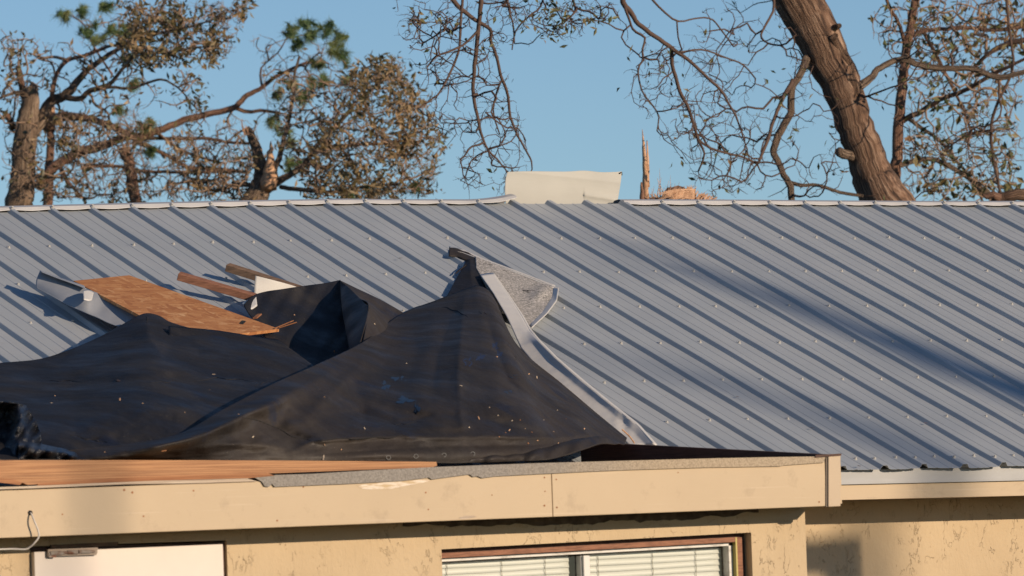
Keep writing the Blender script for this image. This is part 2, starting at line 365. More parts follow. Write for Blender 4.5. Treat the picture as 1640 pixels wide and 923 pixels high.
Fc = [(i*n_+j, (i+1)*n_+j, (i+1)*n_+j+1, i*n_+j+1) for i in range(nv_) for j in range(n_-1)]
roof = meshobj('metal_roof', V, Fc, m_roof, None, False); kid(roof, house)
m_ = roof.modifiers.new('t', 'SOLIDIFY'); m_.thickness = .0009; m_.offset = 1
V = [(X0, .06, ZR + .022), (X1, .06, ZR + .022), (X1, 4.2, 2.58), (X0, 4.2, 2.58)]
kid(meshobj('rear_roof', [(v[0], v[1] + .004, v[2] - .03 + sag(v[0])) for v in V], [(0, 1, 2, 3)], m_roof), house)
kid(meshobj('roof_underside', [P_r(X0, SR + .02, -.012), P_r(-1.4, SR + .02, -.012), P_r(X1, SR + .02, -.012), P_r(X1, SE - .10, -.012), P_r(-1.4, SE - .10, -.012), P_r(X0, SE - .10, -.012)], [(0, 5, 4, 1), (1, 4, 3, 2)], m_dark), house)
# screws: a washer and a hex head
def screw_mesh():
    b = MB(); 
    for r, z0, z1, n in ((.0092, 0, .0035, 12), (.0065, .0035, .011, 6)):
        vs = [(r * math.cos(2*math.pi*i/n), r * math.sin(2*math.pi*i/n), z) for z in (z0, z1) for i in range(n)]
        b.add(vs, [tuple(range(n-1, -1, -1)), tuple(range(n, 2*n))] + [(i, (i+1) % n, n + (i+1) % n, n + i) for i in range(n)])
    return b
sb = screw_mesh(); spos = []
for j in range(1, 8):
    for k in range(-38, 24):
        X = k * RW + rng.normal(0, .005); s = j * .609 + rng.normal(0, .006) + (-.004 * (k % 2))
        if X0 + .1 < X < X1 - .1: spos.append((j, X, s, 0))
        if j == 7 and X < X1 - .3: spos.append((j, X + .115 - .05, 4.33 + rng.normal(0, .004), .02))
def projx(p):
    c = W @ (np.array(p) - CAM); return 820 + F * c[0] / -c[2], 461.5 - F * c[1] / -c[2]
vis = []; rest = []
for (j, X, s, h) in spos:
    p = P_r(X, s, h); x, y = projx(p)
    hid = (y > 745 - max(0, (900 - x)) * .45 and x < 1000) or (x < 1345 and y > 722)
    (vis if (-5 < x < 1645 and not hid) else rest).append((p, y))
vis.sort(key=lambda q: -q[1]); rest += vis[100:]; vis = vis[:100]
rot = Matrix.Rotation(A, 4, 'X'); smesh = None
def placed(vs, p): return [tuple((rot @ Vector(v)) + Vector(p)) for v in vs]
for i, (p, y) in enumerate(vis):
    if smesh is None:
        o = sb.build('screw', m_screw); smesh = o.data
    else: o = bpy.data.objects.new('screw', smesh); COL.objects.link(o)
    o.parent = roof; o.matrix_parent_inverse = Matrix(); 
    o.location = Vector(p) - Vector((0, 0, 0)); o.rotation_euler = (A, 0, 0)
b = MB()
for (p, y) in rest: b.add(placed(sb.v, p), sb.f)
o = b.build('screw_rows', m_screw); o.parent = roof; o['kind'] = 'stuff'

# ridge caps (two remaining lengths) with a bent section between them
def ridge_cap(x0, x1, lift_end=None):
    n = int((x1 - x0) / .04) + 2; V = []
    for i in range(n):
        X = x0 + (x1 - x0) * i / (n - 1); w = .0028 * math.cos((X - .065) * 2 * math.pi / RW); sg = sag(X); 
        le = 0
        if lift_end is not None:
            t = max(0, 1 - abs(X - lift_end) / .30); le = .030 * t ** 2
        base = .026 + .002 * math.sin(X * 2.1)
        for (y, z) in ((.26, -.07), (.10, .036 + base - .026), (.056, .039 + base - .026), (.004, .028 + base - .026), (-.011, .010 + w), (-.016, .0105 + w)):
            V.append((X, y, ZR + z + sg + le * (1 if y < .1 else .2)))
    k = 6; Fc = [(i*k+j, i*k+j+1, (i+1)*k+j+1, (i+1)*k+j) for i in range(n-1) for j in range(k-1)]
    o = meshobj('ridge_cap', V, Fc, m_cap, None, False); mm = o.modifiers.new('t', 'SOLIDIFY'); mm.thickness = .002; mm.offset = 0
    kid(o, house); return o
xl = atY(822, 324, 0.03)[0]; xr = atY(1000, 324, 0.03)[0]
c1 = ridge_cap(X0, xl, xl); c2 = ridge_cap(xr - .02, X1)
for cc, a_, b_ in ((c1, X0, xl - .15), (c2, xr, X1)):
    b = MB()
    for k in range(-39, 25):
        X = k * RW + .065
        if a_ < X < b_: b.add([tuple((Matrix.Rotation(R(48), 4, 'X') @ Vector(v) * 1.0) + Vector((X, -.008, ZR + .022 + sag(X)))) for v in sb.v], sb.f)
    o = b.build('cap_screws', m_screw); o.parent = cc; o.matrix_parent_inverse = Matrix()
# black strip that paints in the shade of the gap under the caps
b = MB(); 
for a_, b_ in ((X0, xl - .2), (xr, X1)):
    m2 = -1.4
    for q0, q1 in ((a_, min(b_, m2)), (max(a_, m2), b_)):
        if q1 > q0: b.add([P_r(q0, .0, .002), P_r(q1, .0, .002), P_r(q1, -.01, .017), P_r(q0, -.01, .017)], [(0, 1, 2, 3)])
b.build('cap_gap_shade', m_dark, house)

# main fascia, drip edge, soffit, wall
b = MB(); z0 = 2.529; b.box(X0 + .05, X1 - .05, YE - .006, YE + .001, z0, 2.598)
b.box(X0 + .05, X1 - .05, YE - .013, YE - .0065, z0, z0 + .014); b.build('drip_edge', m_drip, house)
b = MB(); b.box(X0 + .05, X1 - .05, YE + .004, YE + .024, 2.457, 2.585); b.build('fascia', m_fascia, house)
b = MB(); b.box(X0 + .05, X1 - .05, YE + .025, YM + .02, 2.462, 2.474); b.build('soffit', m_soffit, house)
b = MB(); b.box(X0 + .3, X1 - .3, YM, YM + .2, -.02, 2.461); b.build('wall', m_stucco, house)
b = MB(); b.box(X0 + .3, X0 + .5, YM + .201, 3.8, -.02, 2.5); b.box(X1 - .5, X1 - .3, YM + .201, 3.8, -.02, 2.5); b.box(X0 + .3, X1 - .3, 3.801, 4.0, -.02, 2.5)
for xx in (X0 + .3, X1 - .5):
    b.prism([(xx, YM, 2.50), (xx, 0, 3.95 + sag(xx)), (xx, 4.0, 2.50)], (.2, 0, 0))
b.build('side_and_rear_walls', m_stucco, house)

# porch fascia: two boards butted at x=884, corner board, soffit, rake board, deck
def fr(x, y, Y): return atY(x, y, Y)
L0 = -7.6
def ext(pA, pB, X):                                          # extend the line through A and B to X
    t = (X - pA[0]) / (pB[0] - pA[0]); return np.array(pA) + (np.array(pB) - np.array(pA)) * t
tA, tB = fr(0, 786, YP), fr(1321, 738, YP); bA, bB = fr(0, 862, YP), fr(1321, 811, YP)
xj = fr(884, 780, YP)[0]
for a_, b_ in ((L0, xj - .0015), (xj + .0015, tB[0])):
    MB().prism([ext(bA, bB, a_), ext(bA, bB, b_), ext(tA, tB, b_), ext(tA, tB, a_)], .022).build('porch_fascia', m_fascia, house, bevel=.002)
c = [fr(1327, 812, YP - .012), fr(1346.5, 811, YP - .012), fr(1346.5, 729, YP - .012), fr(1327, 730, YP - .012)]
MB().prism(c, .034).build('corner_board', m_corner, house, bevel=.002)
c = [fr(1322.5, 812, YP - .004), fr(1327, 812, YP - .004), fr(1327, 730, YP - .004), fr(1322.5, 731, YP - .004)]
MB().prism(c, .02).build('corner_joint', mat('joint_shadow_grey', (.16, .13, .10), .8), house)
c = [fr(1306, 733, YP - .016), fr(1347, 730, YP - .016), fr(1348, 726.5, YP - .016), fr(1306, 729, YP - .016)]
MB().prism(c, .06).build('corner_cap', m_rake, house)
XR = c[1][0]
# rake board: runs back from the corner to the metal roof
ra = fr(1345, 728, YP + .03); rb = np.array([XR - .02, -3.98, 2.757])
b = MB(); v = [(XR - .045, YP + .03, ra[2] - .10), (XR - .045, -3.98, rb[2] - .12), (XR - .045, -3.98, rb[2]), (XR - .045, YP + .03, ra[2])]
b.prism(v, (.04, 0, 0)); b.build('rake_board', m_rake, house)
b = MB(); v = [(XR - .004, YP + .012, bB[2] + .01), (XR - .004, -3.98, bB[2] + .06), (XR - .004, -3.98, rb[2] - .02), (XR - .004, YP + .012, ra[2] - .01)]
b.prism(v, (.018, 0, 0)); b.build('side_fascia', m_fascia, house)
s0 = ext(bA, bB, L0); s1 = ext(bA, bB, XR)
kid(meshobj('porch_soffit', [s0 + [0, .022, .006], s1 + [0, .022, .006], (s1[0], YM, s1[2] + .02), (s0[0], YM, s0[2] + .02)], [(0, 1, 2, 3)], m_soffit), house)
kid(meshobj('roof_deck', [(L0, YP + .03, 2.50), (XR - .05, YP + .03, tB[2] - .05), (XR - .05, -3.9, tB[2] + .02), (L0, -3.9, 2.62)], [(0, 1, 2, 3)], m_osb), house)
# granulated edge strip lapped over the fascia top, with a torn lower edge
top = [(412, 762), (500, 759), (600, 753), (700, 748), (860, 742), (1000, 738), (1150, 734), (1250, 732), (1322, 731)]
bot = [(1320, 741), (1256, 745.5), (1250, 747), (1130, 749), (1000, 753), (935, 756), (852, 760), (795, 763), (773, 766), (765, 763), (758, 764), (752, 760), (692, 768), (687, 765), (648, 770), (560, 775), (440, 780), (436, 775), (431, 780), (424, 779), (420, 772), (408, 765)]
b = MB(); b.prism([fr(x, y, YP - .010) for x, y in bot[::-1]] + [fr(x, y, YP - .010) for x, y in top[::-1]], .009); b.build('granulated_edge_strip', m_granedge, house)
kid(meshobj('edge_membrane', [fr(412, 762, YP - .009), fr(700, 748, YP - .009), fr(1322, 731, YP - .009), fr(1322, 731, YP + .3) + [0, 0, -.02], fr(700, 748, YP + .3) + [0, 0, -.02], fr(412, 762, YP + .3) + [0, 0, -.02]], [(0, 1, 4, 5), (1, 2, 3, 4)], m_gran), house)

# porch wall with window opening and door opening
wl, wr = fr(707, 880, YW)[0], fr(1203, 853, YW)[0]; wtl, wtr = fr(707, 880, YW)[2], fr(1203, 853, YW)[2]
XC = fr(1289, 820, YW)[0]; dl, dr = fr(48, 882, YW)[0], fr(363, 868, YW)[0]; dt = fr(200, 873, YW)[2]; TH = .2
wall = MB(); ztop = 2.40
wall.prism([(L0 + .1, YW, -.02), (dl, YW, -.02), (dl, YW, ztop), (L0 + .1, YW, ztop)], TH)
wall.prism([(dl, YW, dt + .004), (dr, YW, dt + .008), (dr, YW, ztop), (dl, YW, ztop)], TH)
wall.prism([(dr, YW, -.02), (wl, YW, -.02), (wl, YW, ztop), (dr, YW, ztop)], TH)
wall.prism([(wl, YW, wtl), (wr, YW, wtr), (wr, YW, ztop), (wl, YW, ztop)], TH)
wall.prism([(wl, YW, -.02), (wr, YW, -.02), (wr, YW, 1.05), (wl, YW, 1.05)], TH)
wall.prism([(wr, YW, -.02), (XC, YW, -.02), (XC, YW, ztop), (wr, YW, ztop)], TH)
wall.prism([(XC - .2, YW + TH + .001, -.02), (XC, YW + TH + .001, -.02), (XC, YW + TH + .001, ztop), (XC - .2, YW + TH + .001, ztop)], YM - YW - TH - .003)
wall.build('porch_wall', m_stucco, house)
# old unpainted band high on the porch wall, under the soffit
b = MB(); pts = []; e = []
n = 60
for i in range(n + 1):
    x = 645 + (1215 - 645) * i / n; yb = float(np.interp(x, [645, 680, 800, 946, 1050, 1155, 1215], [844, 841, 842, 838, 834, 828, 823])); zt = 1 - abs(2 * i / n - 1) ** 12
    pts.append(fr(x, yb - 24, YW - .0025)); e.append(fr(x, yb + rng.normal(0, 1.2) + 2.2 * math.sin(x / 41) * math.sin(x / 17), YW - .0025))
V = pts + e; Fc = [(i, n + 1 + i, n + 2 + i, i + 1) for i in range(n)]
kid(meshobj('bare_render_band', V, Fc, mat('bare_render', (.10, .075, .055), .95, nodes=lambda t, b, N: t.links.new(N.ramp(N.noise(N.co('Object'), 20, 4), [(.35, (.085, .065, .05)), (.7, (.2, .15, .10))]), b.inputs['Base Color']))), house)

# window
def kid2(o, p): o.parent = p; return o
YF = YW + .09
wb = lambda x, y, dy=0: fr(x, y, YF + dy)
zwl, zwr = wtl, wtr
sl_ = (zwr - zwl) / (wr - wl)
def ln(X, off): return zwl + (X - wl) * sl_ - off
def bar(b, xa, xb, oa, ob, y, d): b.prism([(xa, y, ln(xa, ob)), (xb, y, ln(xb, ob)), (xb, y, ln(xb, oa)), (xa, y, ln(xa, oa))], d)
frame = MB(); bar(frame, wl + .001, wr - .001, .001, .016, YF - .03, .06); frame.build('window_header', m_rake, house)
win = MB(); fx0, fx1 = wl + .002, wr - .055
bar(win, fx0, fx1, .038, .053, YF - .02, .05); win.prism([(fx1 - .02, YF - .02, 1.06), (fx1, YF - .02, 1.06), (fx1, YF - .02, ln(fx1, .039)), (fx1 - .02, YF - .02, ln(fx1, .039))], .05)
win.box(fx0, fx0 + .02, YF - .019, YF + .03, 1.06, ln(fx0, .061)); win.box(fx0, fx1, YF - .018, YF + .03, 1.052, 1.08)
winf = win.build('window', m_vinyl, house, bevel=.001)
t = MB(); bar(t, wl + .002, wr - .045, .0165, .0375, YF - .045, .06); o = t.build('wood_trim', m_redwood); kid2(o, winf); o.matrix_parent_inverse = Matrix()
for nm, xo, w_, mm, yy in (('side_trim', .045, .028, m_redwood, -.04), ('weather_strip', .0545, .008, m_yellow, -.046), ('jamb', .0165, .016, m_rake, -.03)):
    t = MB(); t.box(wr - xo, wr - xo + w_, YF + yy, YF + .04, 1.06, ln(wr, .019)); o = t.build(nm, mm); kid2(o, winf)
mx = atY(935, 900, YF)[0]
t = MB(); t.box(mx - .016, mx + .016, YF - .026, YF + .03, 1.08, ln(mx, .0605)); t.box(mx - .022, mx - .0165, YF - .012, YF + .03, 1.08, ln(mx, .0605)); kid2(t.build('mullion', m_clean, bevel=.002), winf)
t = MB(); t.add([(fx0 + .02, YF + .012, 1.08), (fx1 - .02, YF + .012, 1.08), (fx1 - .02, YF + .012, ln(fx1, .061)), (fx0 + .02, YF + .012, ln(fx0, .061))], [(0, 1, 2, 3)]); kid2(t.build('glass', m_glass), winf)
for (xa, xb) in ((fx0 + .022, mx - .055), (mx + .02, fx1 - .035)):
    t = MB(); z = 0
    for k in range(48):
        zt = .055 + k * .0262
        n = 16
        V = []
        for i in range(n + 1):
            X = xa + (xb - xa) * i / n; wv = .0015 * math.sin(X * 7 + k) + rng.normal(0, .0002)
            for yy, zz in ((YF + .040, .0), (YF + .037, -.0135), (YF + .033, -.0272)): V.append((X, yy, ln(X, zt) + zz + wv))
        t.add(V, [(i*3+j, (i+1)*3+j, (i+1)*3+j+1, i*3+j+1) for i in range(n) for j in range(2)])
    o = t.build('blind', m_blind, None, True); m2 = o.modifiers.new('t', 'SOLIDIFY'); m2.thickness = .001; kid2(o, winf)
    t = MB()
    for q in (.10, .5, .82):
        X = xa + (xb - xa) * q
        t.tube([(X + .002 * math.sin(i * 2.1), YF + .029, ln(X, .066 + i * .02)) for i in range(60)], .0016, 4)
    kid2(t.build('blind_cords', m_cord), winf)
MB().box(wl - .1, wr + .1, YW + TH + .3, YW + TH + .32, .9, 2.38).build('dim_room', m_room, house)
# door
zd = lambda X: fr(50, 883, YW)[2] + (X - dl) * (fr(357, 870, YW)[2] - fr(50, 883, YW)[2]) / (dr - dl)
x2 = fr(357, 870, YW - .03)[0]; x1 = dl + .004
doo = MB().prism([(x1, YW - .03, .03), (x2, YW - .03, .03), (x2, YW - .03, zd(x2) - .004), (x1, YW - .03, zd(x1) - .004)], .045).build('door', m_door, house, bevel=.002)
b = MB(); b.prism([(dl + .012, YW + .016, 0), (dr - .001, YW + .016, 0), (dr - .001, YW + .016, dt), (dl + .012, YW + .016, dt - .0)], .12); b.build('door_jamb', m_rake, house)
b = MB(); b.prism([fr(82, 873, YW - .014), fr(190, 868, YW - .014), fr(188, 874, YW - .014), (fr(82, 880, YW - .014))], .012); b.build('lintel_trim', m_greywood, house)
q = YW - .048
b = MB(); b.prism([fr(77, 880, q), fr(157, 877, q), fr(157, 881, q), fr(77, 884.5, q)], .014); b.prism([fr(77, 888, q), fr(155, 886, q), fr(155, 889, q), fr(77, 891.5, q)], .014)
b.prism([fr(77, 884.6, q), fr(81, 884.6, q), fr(81, 888, q), fr(77, 888, q)], .014); b.prism([fr(150, 881.2, q), fr(156, 881, q), fr(156, 886, q), fr(150, 886, q)], .014)
o = b.build('door_bracket', mat('bracket_steel', (.30, .24, .19), .6, .0)); kid2(o, doo)
b = MB(); b.tube([fr(80, 887, q), fr(98, 886, q), fr(100, 886, q), fr(110, 885, q)], [.010, .010, .006, .006], 8); b.tube([fr(108, 885, q), fr(124, 884.5, q)], .009, 8); b.tube([fr(126, 884, q), fr(142, 883.5, q), fr(152, 883.5, q)], [.008, .009, .004], 8)
b.prism([fr(79, 886, q - .004), fr(90, 885.5, q - .004), fr(90, 893, q - .004), fr(79, 893, q - .004)], .01)
o = b.build('bracket_hardware', m_rust); kid2(o, doo)

# ------------------------------------------------------------------ lumber and splinters on the porch edge
o = MB().prism([fr(x, y, YP - .004) for x, y in ((-60, 768), (-10, 765), (30, 771), (45, 777), (120, 772), (200, 765), (330, 761), (460, 757.5), (600, 752), (692, 749), (700, 746), (699, 740), (620, 739), (400, 737.5), (200, 737), (-60, 737.5))][::-1][::-1], .075).build('pine_plank', m_plank)
tag(o, 'long orange pine plank lying along the porch roof edge below the black felt', 'plank')
o = MB().prism([fr(x, y, YP - .012) for x, y in ((60, 778), (150, 774), (250, 770), (400, 766), (440, 762), (430, 758.5), (300, 762), (200, 765), (120, 770), (60, 775))], .007).build('torn_wood_strip', m_plank_dark)
tag(o, 'dark torn edge strip of wood under the orange plank', 'wood strip')
o = MB().prism([fr(x, y, YP - .010) for x, y in ((-60, 786), (60, 782), (200, 776), (330, 774), (412, 771), (396, 766.5), (330, 768.5), (200, 771), (100, 776.5), (40, 779), (-60, 782))], .005).build('splintered_lath', m_splint)
tag(o, 'pale splintered lath stripped along the fascia top at far left', 'lath')
o = MB().prism([fr(x, y, YP - .016) for x, y in ((-30, 764), (0, 765.5), (22, 768.5), (36, 773), (32, 777), (-30, 769.5))], .006).build('wood_sliver', m_plank_dark)
tag(o, 'short dark brown wood sliver poking out beneath the left end of the plank', 'wood scrap')

# cable
cp = [(47.5, 822, YP + .01), (50, 823, YP - .012), (55, 835, YP - .035), (61, 850, YP - .04), (62, 860, YP - .04), (55, 870, YP - .03), (47, 877, YP - .01), (40, 880, YP), (20, 879.5, YP + .02), (0, 880, YP + .03), (-30, 881, YP + .03)]
c = catmull([atY(x, y, Y) for x, y, Y in cp], 50)
o = MB().tube(c, .0036, 8).build('white_cable', m_wire, None, True); tag(o, 'loose white cable looping out of a hole in the porch fascia', 'cable')
v = fr(48.5, 821.5, YP - .0015); b = MB(); b.add([v + np.array([.011 * math.cos(t_), 0, .010 * math.sin(t_)]) for t_ in np.linspace(0, 2 * math.pi, 12, endpoint=False)], [tuple(range(12))]); b.build('cable_hole', m_dark, house)

# nail heads, rust marks and a scraped patch on the porch fascia
pf = bpy.data.objects['porch_fascia']
for x, y, r_ in ((872,765,.0035),(891,768,.0035),(873,787,.003),(872,810,.0045),(892,813,.004),(1312,804,.004),(310,786,.004),(212,789,.005),(199,785,.005),(682,789,.004),(686,816,.0035),(486,780,.004),(444,834,.004),(230,827,.004),(100,824,.0035),(788,793,.003),(1086,757,.003)):
    v = fr(x, y, YP - .0012); MB().add([v + np.array([r_ * math.cos(t_), 0, r_ * math.sin(t_)]) for t_ in np.linspace(0, 2 * math.pi, 9, endpoint=False)], [tuple(range(9))]).build('nail_head', m_plank_dark, pf)
m_scrape = mat('scraped_paint', (.74, .62, .48), .8, nodes=lambda t, b, N: (t.links.new(N.ramp(N.noise(N.co('Object', (2, 1, 14)), 9, 4), [(.42, (.60, .455, .275)), (.56, (.80, .70, .57))]), b.inputs['Base Color'])))
sp_ = [(572,778),(600,774),(640,770.5),(672,769),(690,770),(676,774),(650,778),(628,783),(600,784.5),(580,783)]
MB().add([fr(x, y, YP - .0012) for x, y in sp_], [tuple(range(len(sp_)))]).build('scraped_patch', m_scrape, pf)
sp_ = [(735,829),(745,826),(758,826),(764,828),(750,831),(738,832)]
MB().add([fr(x, y, YP - .0012) for x, y in sp_], [tuple(range(len(sp_)))]).build('chipped_spot', m_splint, pf)

# ------------------------------------------------------------------ torn black roofing felt
felt = thing('roofing_felt', 'torn black roofing felt heaped and folded over the porch roof, peaking at centre', 'roofing felt', (-3.6, -5.6, 2.6))
from mathutils import noise as mn
def gb(x, y, cx, cy, sx, sy, th=0):
    c_, s_ = math.cos(th), math.sin(th); dx, dy = x - cx, y - cy; a = (dx * c_ + dy * s_) / sx; b_ = (-dx * s_ + dy * c_) / sy
    return math.exp(-.5 * (a * a + b_ * b_))
def crease(x, y, pl, amp, w, sharp=1.0):
    """ridge (amp > 0) or valley (amp < 0) along a polyline, fading towards its ends"""
    bd = 1e9; bt = 0; n = len(pl) - 1
    for k in range(n):
        (x0, y0), (x1, y1) = pl[k], pl[k + 1]; vx, vy = x1 - x0, y1 - y0; t = max(0, min(1, ((x - x0) * vx + (y - y0) * vy) / (vx * vx + vy * vy)))
        d = math.hypot(x - x0 - t * vx, (y - y0 - t * vy))
        if d < bd: bd = d; bt = (k + t) / n
    if bd > 4 * w: return 0.0
    e = min(1, bt * 5 + .15, (1 - bt) * 5 + .15)
    return amp * e * math.exp(-(bd / w) ** sharp)
C2 = [([(170,728),(240,718),(300,704),(345,688),(385,668),(430,646),(480,622),(540,590)], .12, 16, 1.5), ([(395,664),(430,680),(470,696),(515,710)], -.022, 6, 1), ([(300,722),(360,712),(420,712),(470,722)], .030, 12, 1.5),
      ([(470,724),(500,708),(560,703),(640,700),(700,702),(790,700),(880,702),(960,698)], .035, 7, 1.1), ([(480,731),(600,722),(720,716),(850,714),(930,706)], -.022, 8, 1.2),
      ([(530,662),(575,660),(610,668),(635,678),(665,674),(700,664)], -.034, 7, 1.0), ([(545,684),(600,692),(650,690),(690,686),(740,688)], .026, 11, 1.3), ([(590,640),(640,662),(700,668),(735,664),(800,676),(860,672)], -.018, 6, 1),
      ([(757,425),(744,480),(738,540),(734,600),(736,660)], .040, 13, 1.2), ([(748,440),(722,510),(700,570),(690,640)], -.030, 14, 1.2), ([(764,440),(790,500),(812,560),(850,610),(905,660),(950,690)], .026, 9, 1.1), ([(775,500),(795,560),(815,610),(840,640)], -.024, 9, 1.1),
      ([(640,508),(610,545),(570,590),(520,640),(480,680)], .030, 16, 1.3), ([(600,545),(640,560),(690,560)], -.014, 8, 1), ([(660,505),(668,560),(650,620)], -.02, 14, 1.3), ([(560,600),(580,640),(585,680)], -.02, 12, 1.3),
      ([(800,600),(830,622),(870,640),(920,664)], -.018, 6, 1), ([(735,655),(742,690)], .03, 9, 1), ([(500,600),(460,650),(440,690)], -.02, 12, 1.4)]
def d2(x, y, v, h):
    m = min(1, 4 * v, 4 * (1 - v) + .05); z = sum(crease(x, y, *c) for c in C2)
    q = min(1, max(0, (v - .05) / .45)); q = q * q * (3 - 2 * q)
    z = z * (1.1 + 1.5 * q) + (.03 + .05 * q) * mn.fractal(Vector((x / 130, y / 80, 3.1)), 1.0, 2.1, 4) + (.004 + .008 * q) * mn.fractal(Vector((x / 22, y / 15, 7.7)), .9, 2.1, 3)
    return (z + .05 * gb(x, y, 520, 672, 70, 20, -.1)) * m
C1 = [([(0,603),(60,611),(150,612),(225,610),(300,604),(380,606),(440,616)], -.028, 6, 1), ([(40,600),(150,600),(260,596),(380,596)], .022, 9, 1.2), ([(100,692),(140,702),(180,712)], -.02, 5, 1), ([(70,672),(130,680),(190,696)], .02, 9, 1.2),
      ([(232,503),(238,540),(262,575)], .030, 11, 1.2), ([(262,508),(300,545),(330,575)], -.02, 10, 1.2), ([(120,560),(90,582),(40,592)], -.018, 7, 1), ([(120,640),(200,636),(290,644),(360,640)], -.016, 9, 1.2), ([(180,660),(260,658),(330,650)], .02, 12, 1.3), ([(290,540),(360,566),(430,584)], .02, 9, 1.2)]
def d1(x, y, v, h):
    m = min(1, 5 * v, 5 * (1 - v) + .1); z = sum(crease(x, y, *c) for c in C1)
    z = 2.4 * z + .08 * mn.fractal(Vector((x / 120, y / 60, 9.1)), 1.0, 2.1, 4) + .010 * mn.fractal(Vector((x / 22, y / 14, 1.7)), .9, 2.1, 3)
    return z * m
bottom = [(95,737,.02),(170,737,.0),(250,737,0),(330,737,0),(410,738,0),(490,738,0),(560,738,0),(620,738,0),(680,741,0),(735,742,.02),(780,738,.04),(830,735,.06),(870,731,.1),(905,720,.18),(940,704,.3),(965,706,.4),(1000,713,.5)]
topc = [(100,722,.04),(190,713,.08),(285,696,.08),(360,655,.16),(440,614,.28),(510,583,.44),(580,549,.68),(640,505,.960),(700,481,.972),(728,470,.965),(750,462,.958),(768,459,.955),(790,476,.95),(828,553,.93),(900,615,.90),(955,662,.87),(1004,702,.83)]
mid1 = [(bx + (tx - bx) * .33, by + (ty - by) * .33 - 0, bu + (tu - bu) * .22) for (bx, by, bu), (tx, ty, tu) in zip(bottom, topc)]
mid2 = [(bx + (tx - bx) * .68, by + (ty - by) * .68, bu + (tu - bu) * .6) for (bx, by, bu), (tx, ty, tu) in zip(bottom, topc)]
low = [(bx + (tx - bx) * .07, by + (ty - by) * .10, bu + (tu - bu) * .02) for (bx, by, bu), (tx, ty, tu) in zip(bottom, topc)]
patch('front_fold', [bottom, low, mid1, mid2, topc], 190, 90, m_felt, felt, d2)
b1 = [(-60,737,0),(0,737,0),(60,737,0),(110,737,0),(160,737,0),(205,737,0),(240,737,0),(262,737,0),(290,737,0),(350,735,.02),(420,725,.08),(480,712,.16),(540,700,.25)]
t1 = [(-60,588,.92),(0,582,.92),(62,576,.92),(108,562,.92),(158,541,.91),(202,517,.90),(231,503,.90),(254,506,.89),(277,518,.86),(345,537,.80),(430,560,.7),(500,592,.62),(560,622,.6)]
m1 = [(bx + (tx - bx) * .35, by + (ty - by) * .35, bu + (tu - bu) * .28) for (bx, by, bu), (tx, ty, tu) in zip(b1, t1)]
m2 = [(bx + (tx - bx) * .7, by + (ty - by) * .7, bu + (tu - bu) * .72) for (bx, by, bu), (tx, ty, tu) in zip(b1, t1)]
patch('left_sheet', [b1, m1, m2, t1], 130, 80, m_felt_shaded, felt, d1)
# pulled-up flap behind the main fold
FELT = []
wr_ = lambda k: (lambda x, y, v, h: .02 * math.sin(x / 13 + k) * math.sin(y / 17) + .015 * math.sin(x / 5 + y / 9 + k))
patch('raised_flap', [[(390,489,.955),(412,471,.955),(470,461,.957),(520,454,.962),(545,449,.968)], [(400,505,.955),(420,492,.965),(470,495,.978),(520,500,.985),(548,497,.985)], [(425,540,.95),(440,540,.955),(480,545,.965),(530,550,.975),(560,548,.97)], [(440,620,.90),(470,625,.90),(510,630,.90),(560,630,.89),(600,620,.88)]], 50, 50, m_felt_shaded, felt, wr_(0))
patch('flap_inner_side', [[(545,449.5,.967),(560,462,.91),(578,480,.83),(592,493,.75)], [(548,495,.91),(560,500,.85),(576,515,.78),(586,525,.73)], [(560,560,.84),(566,570,.80),(572,580,.75),(575,590,.70)]], 24, 30, m_felt_shaded, felt, wr_(2))
patch('flap_outer_side', [[(543,449,.969),(570,462,.962),(610,481,.962),(650,504,.978)], [(557,461.5,.918),(585,480,.92),(612,500,.93),(642,521,.95)], [(575,478,.84),(596,494,.86),(616,511,.89),(634,531,.92)], [(590,492.5,.753),(600,508,.78),(612,525,.81),(628,540,.86)], [(573,560,.71),(590,572,.73),(605,585,.76),(620,590,.79)]], 34, 34, m_felt, felt, wr_(4))
patch('under_sheet', [[(270,523,.80),(340,529,.80),(400,538,.80),(445,545,.82)], [(270,560,.76),(340,575,.76),(420,590,.74),(520,600,.72)], [(270,610,.62),(340,640,.62),(420,640,.62),(560,640,.60)]], 30, 20, m_felt_shaded, felt, None)
# back side of the peak, seen left of it
patch('peak_piece', [[(741,429,.985),(746,420,.984),(753,415.5,.983),(761,416,.982)], [(728,452,.984),(740,446,.978),(755,441,.972),(769,441,.975)], [(712,482,.983),(735,480,.974),(758,479,.968),(786,484,.966)]], 26, 26, m_felt_shaded, felt, lambda x, y, v, h: .05 * math.exp(-abs(x - 752 - (y - 416) * .1) / 6) * (1 - v))
patch('torn_tab', [[(729,441,.99),(733,434,.985),(742,428,.98)], [(731,438,.985),(740,430,.98),(748,424,.975)]], 8, 6, m_felt, felt, None)
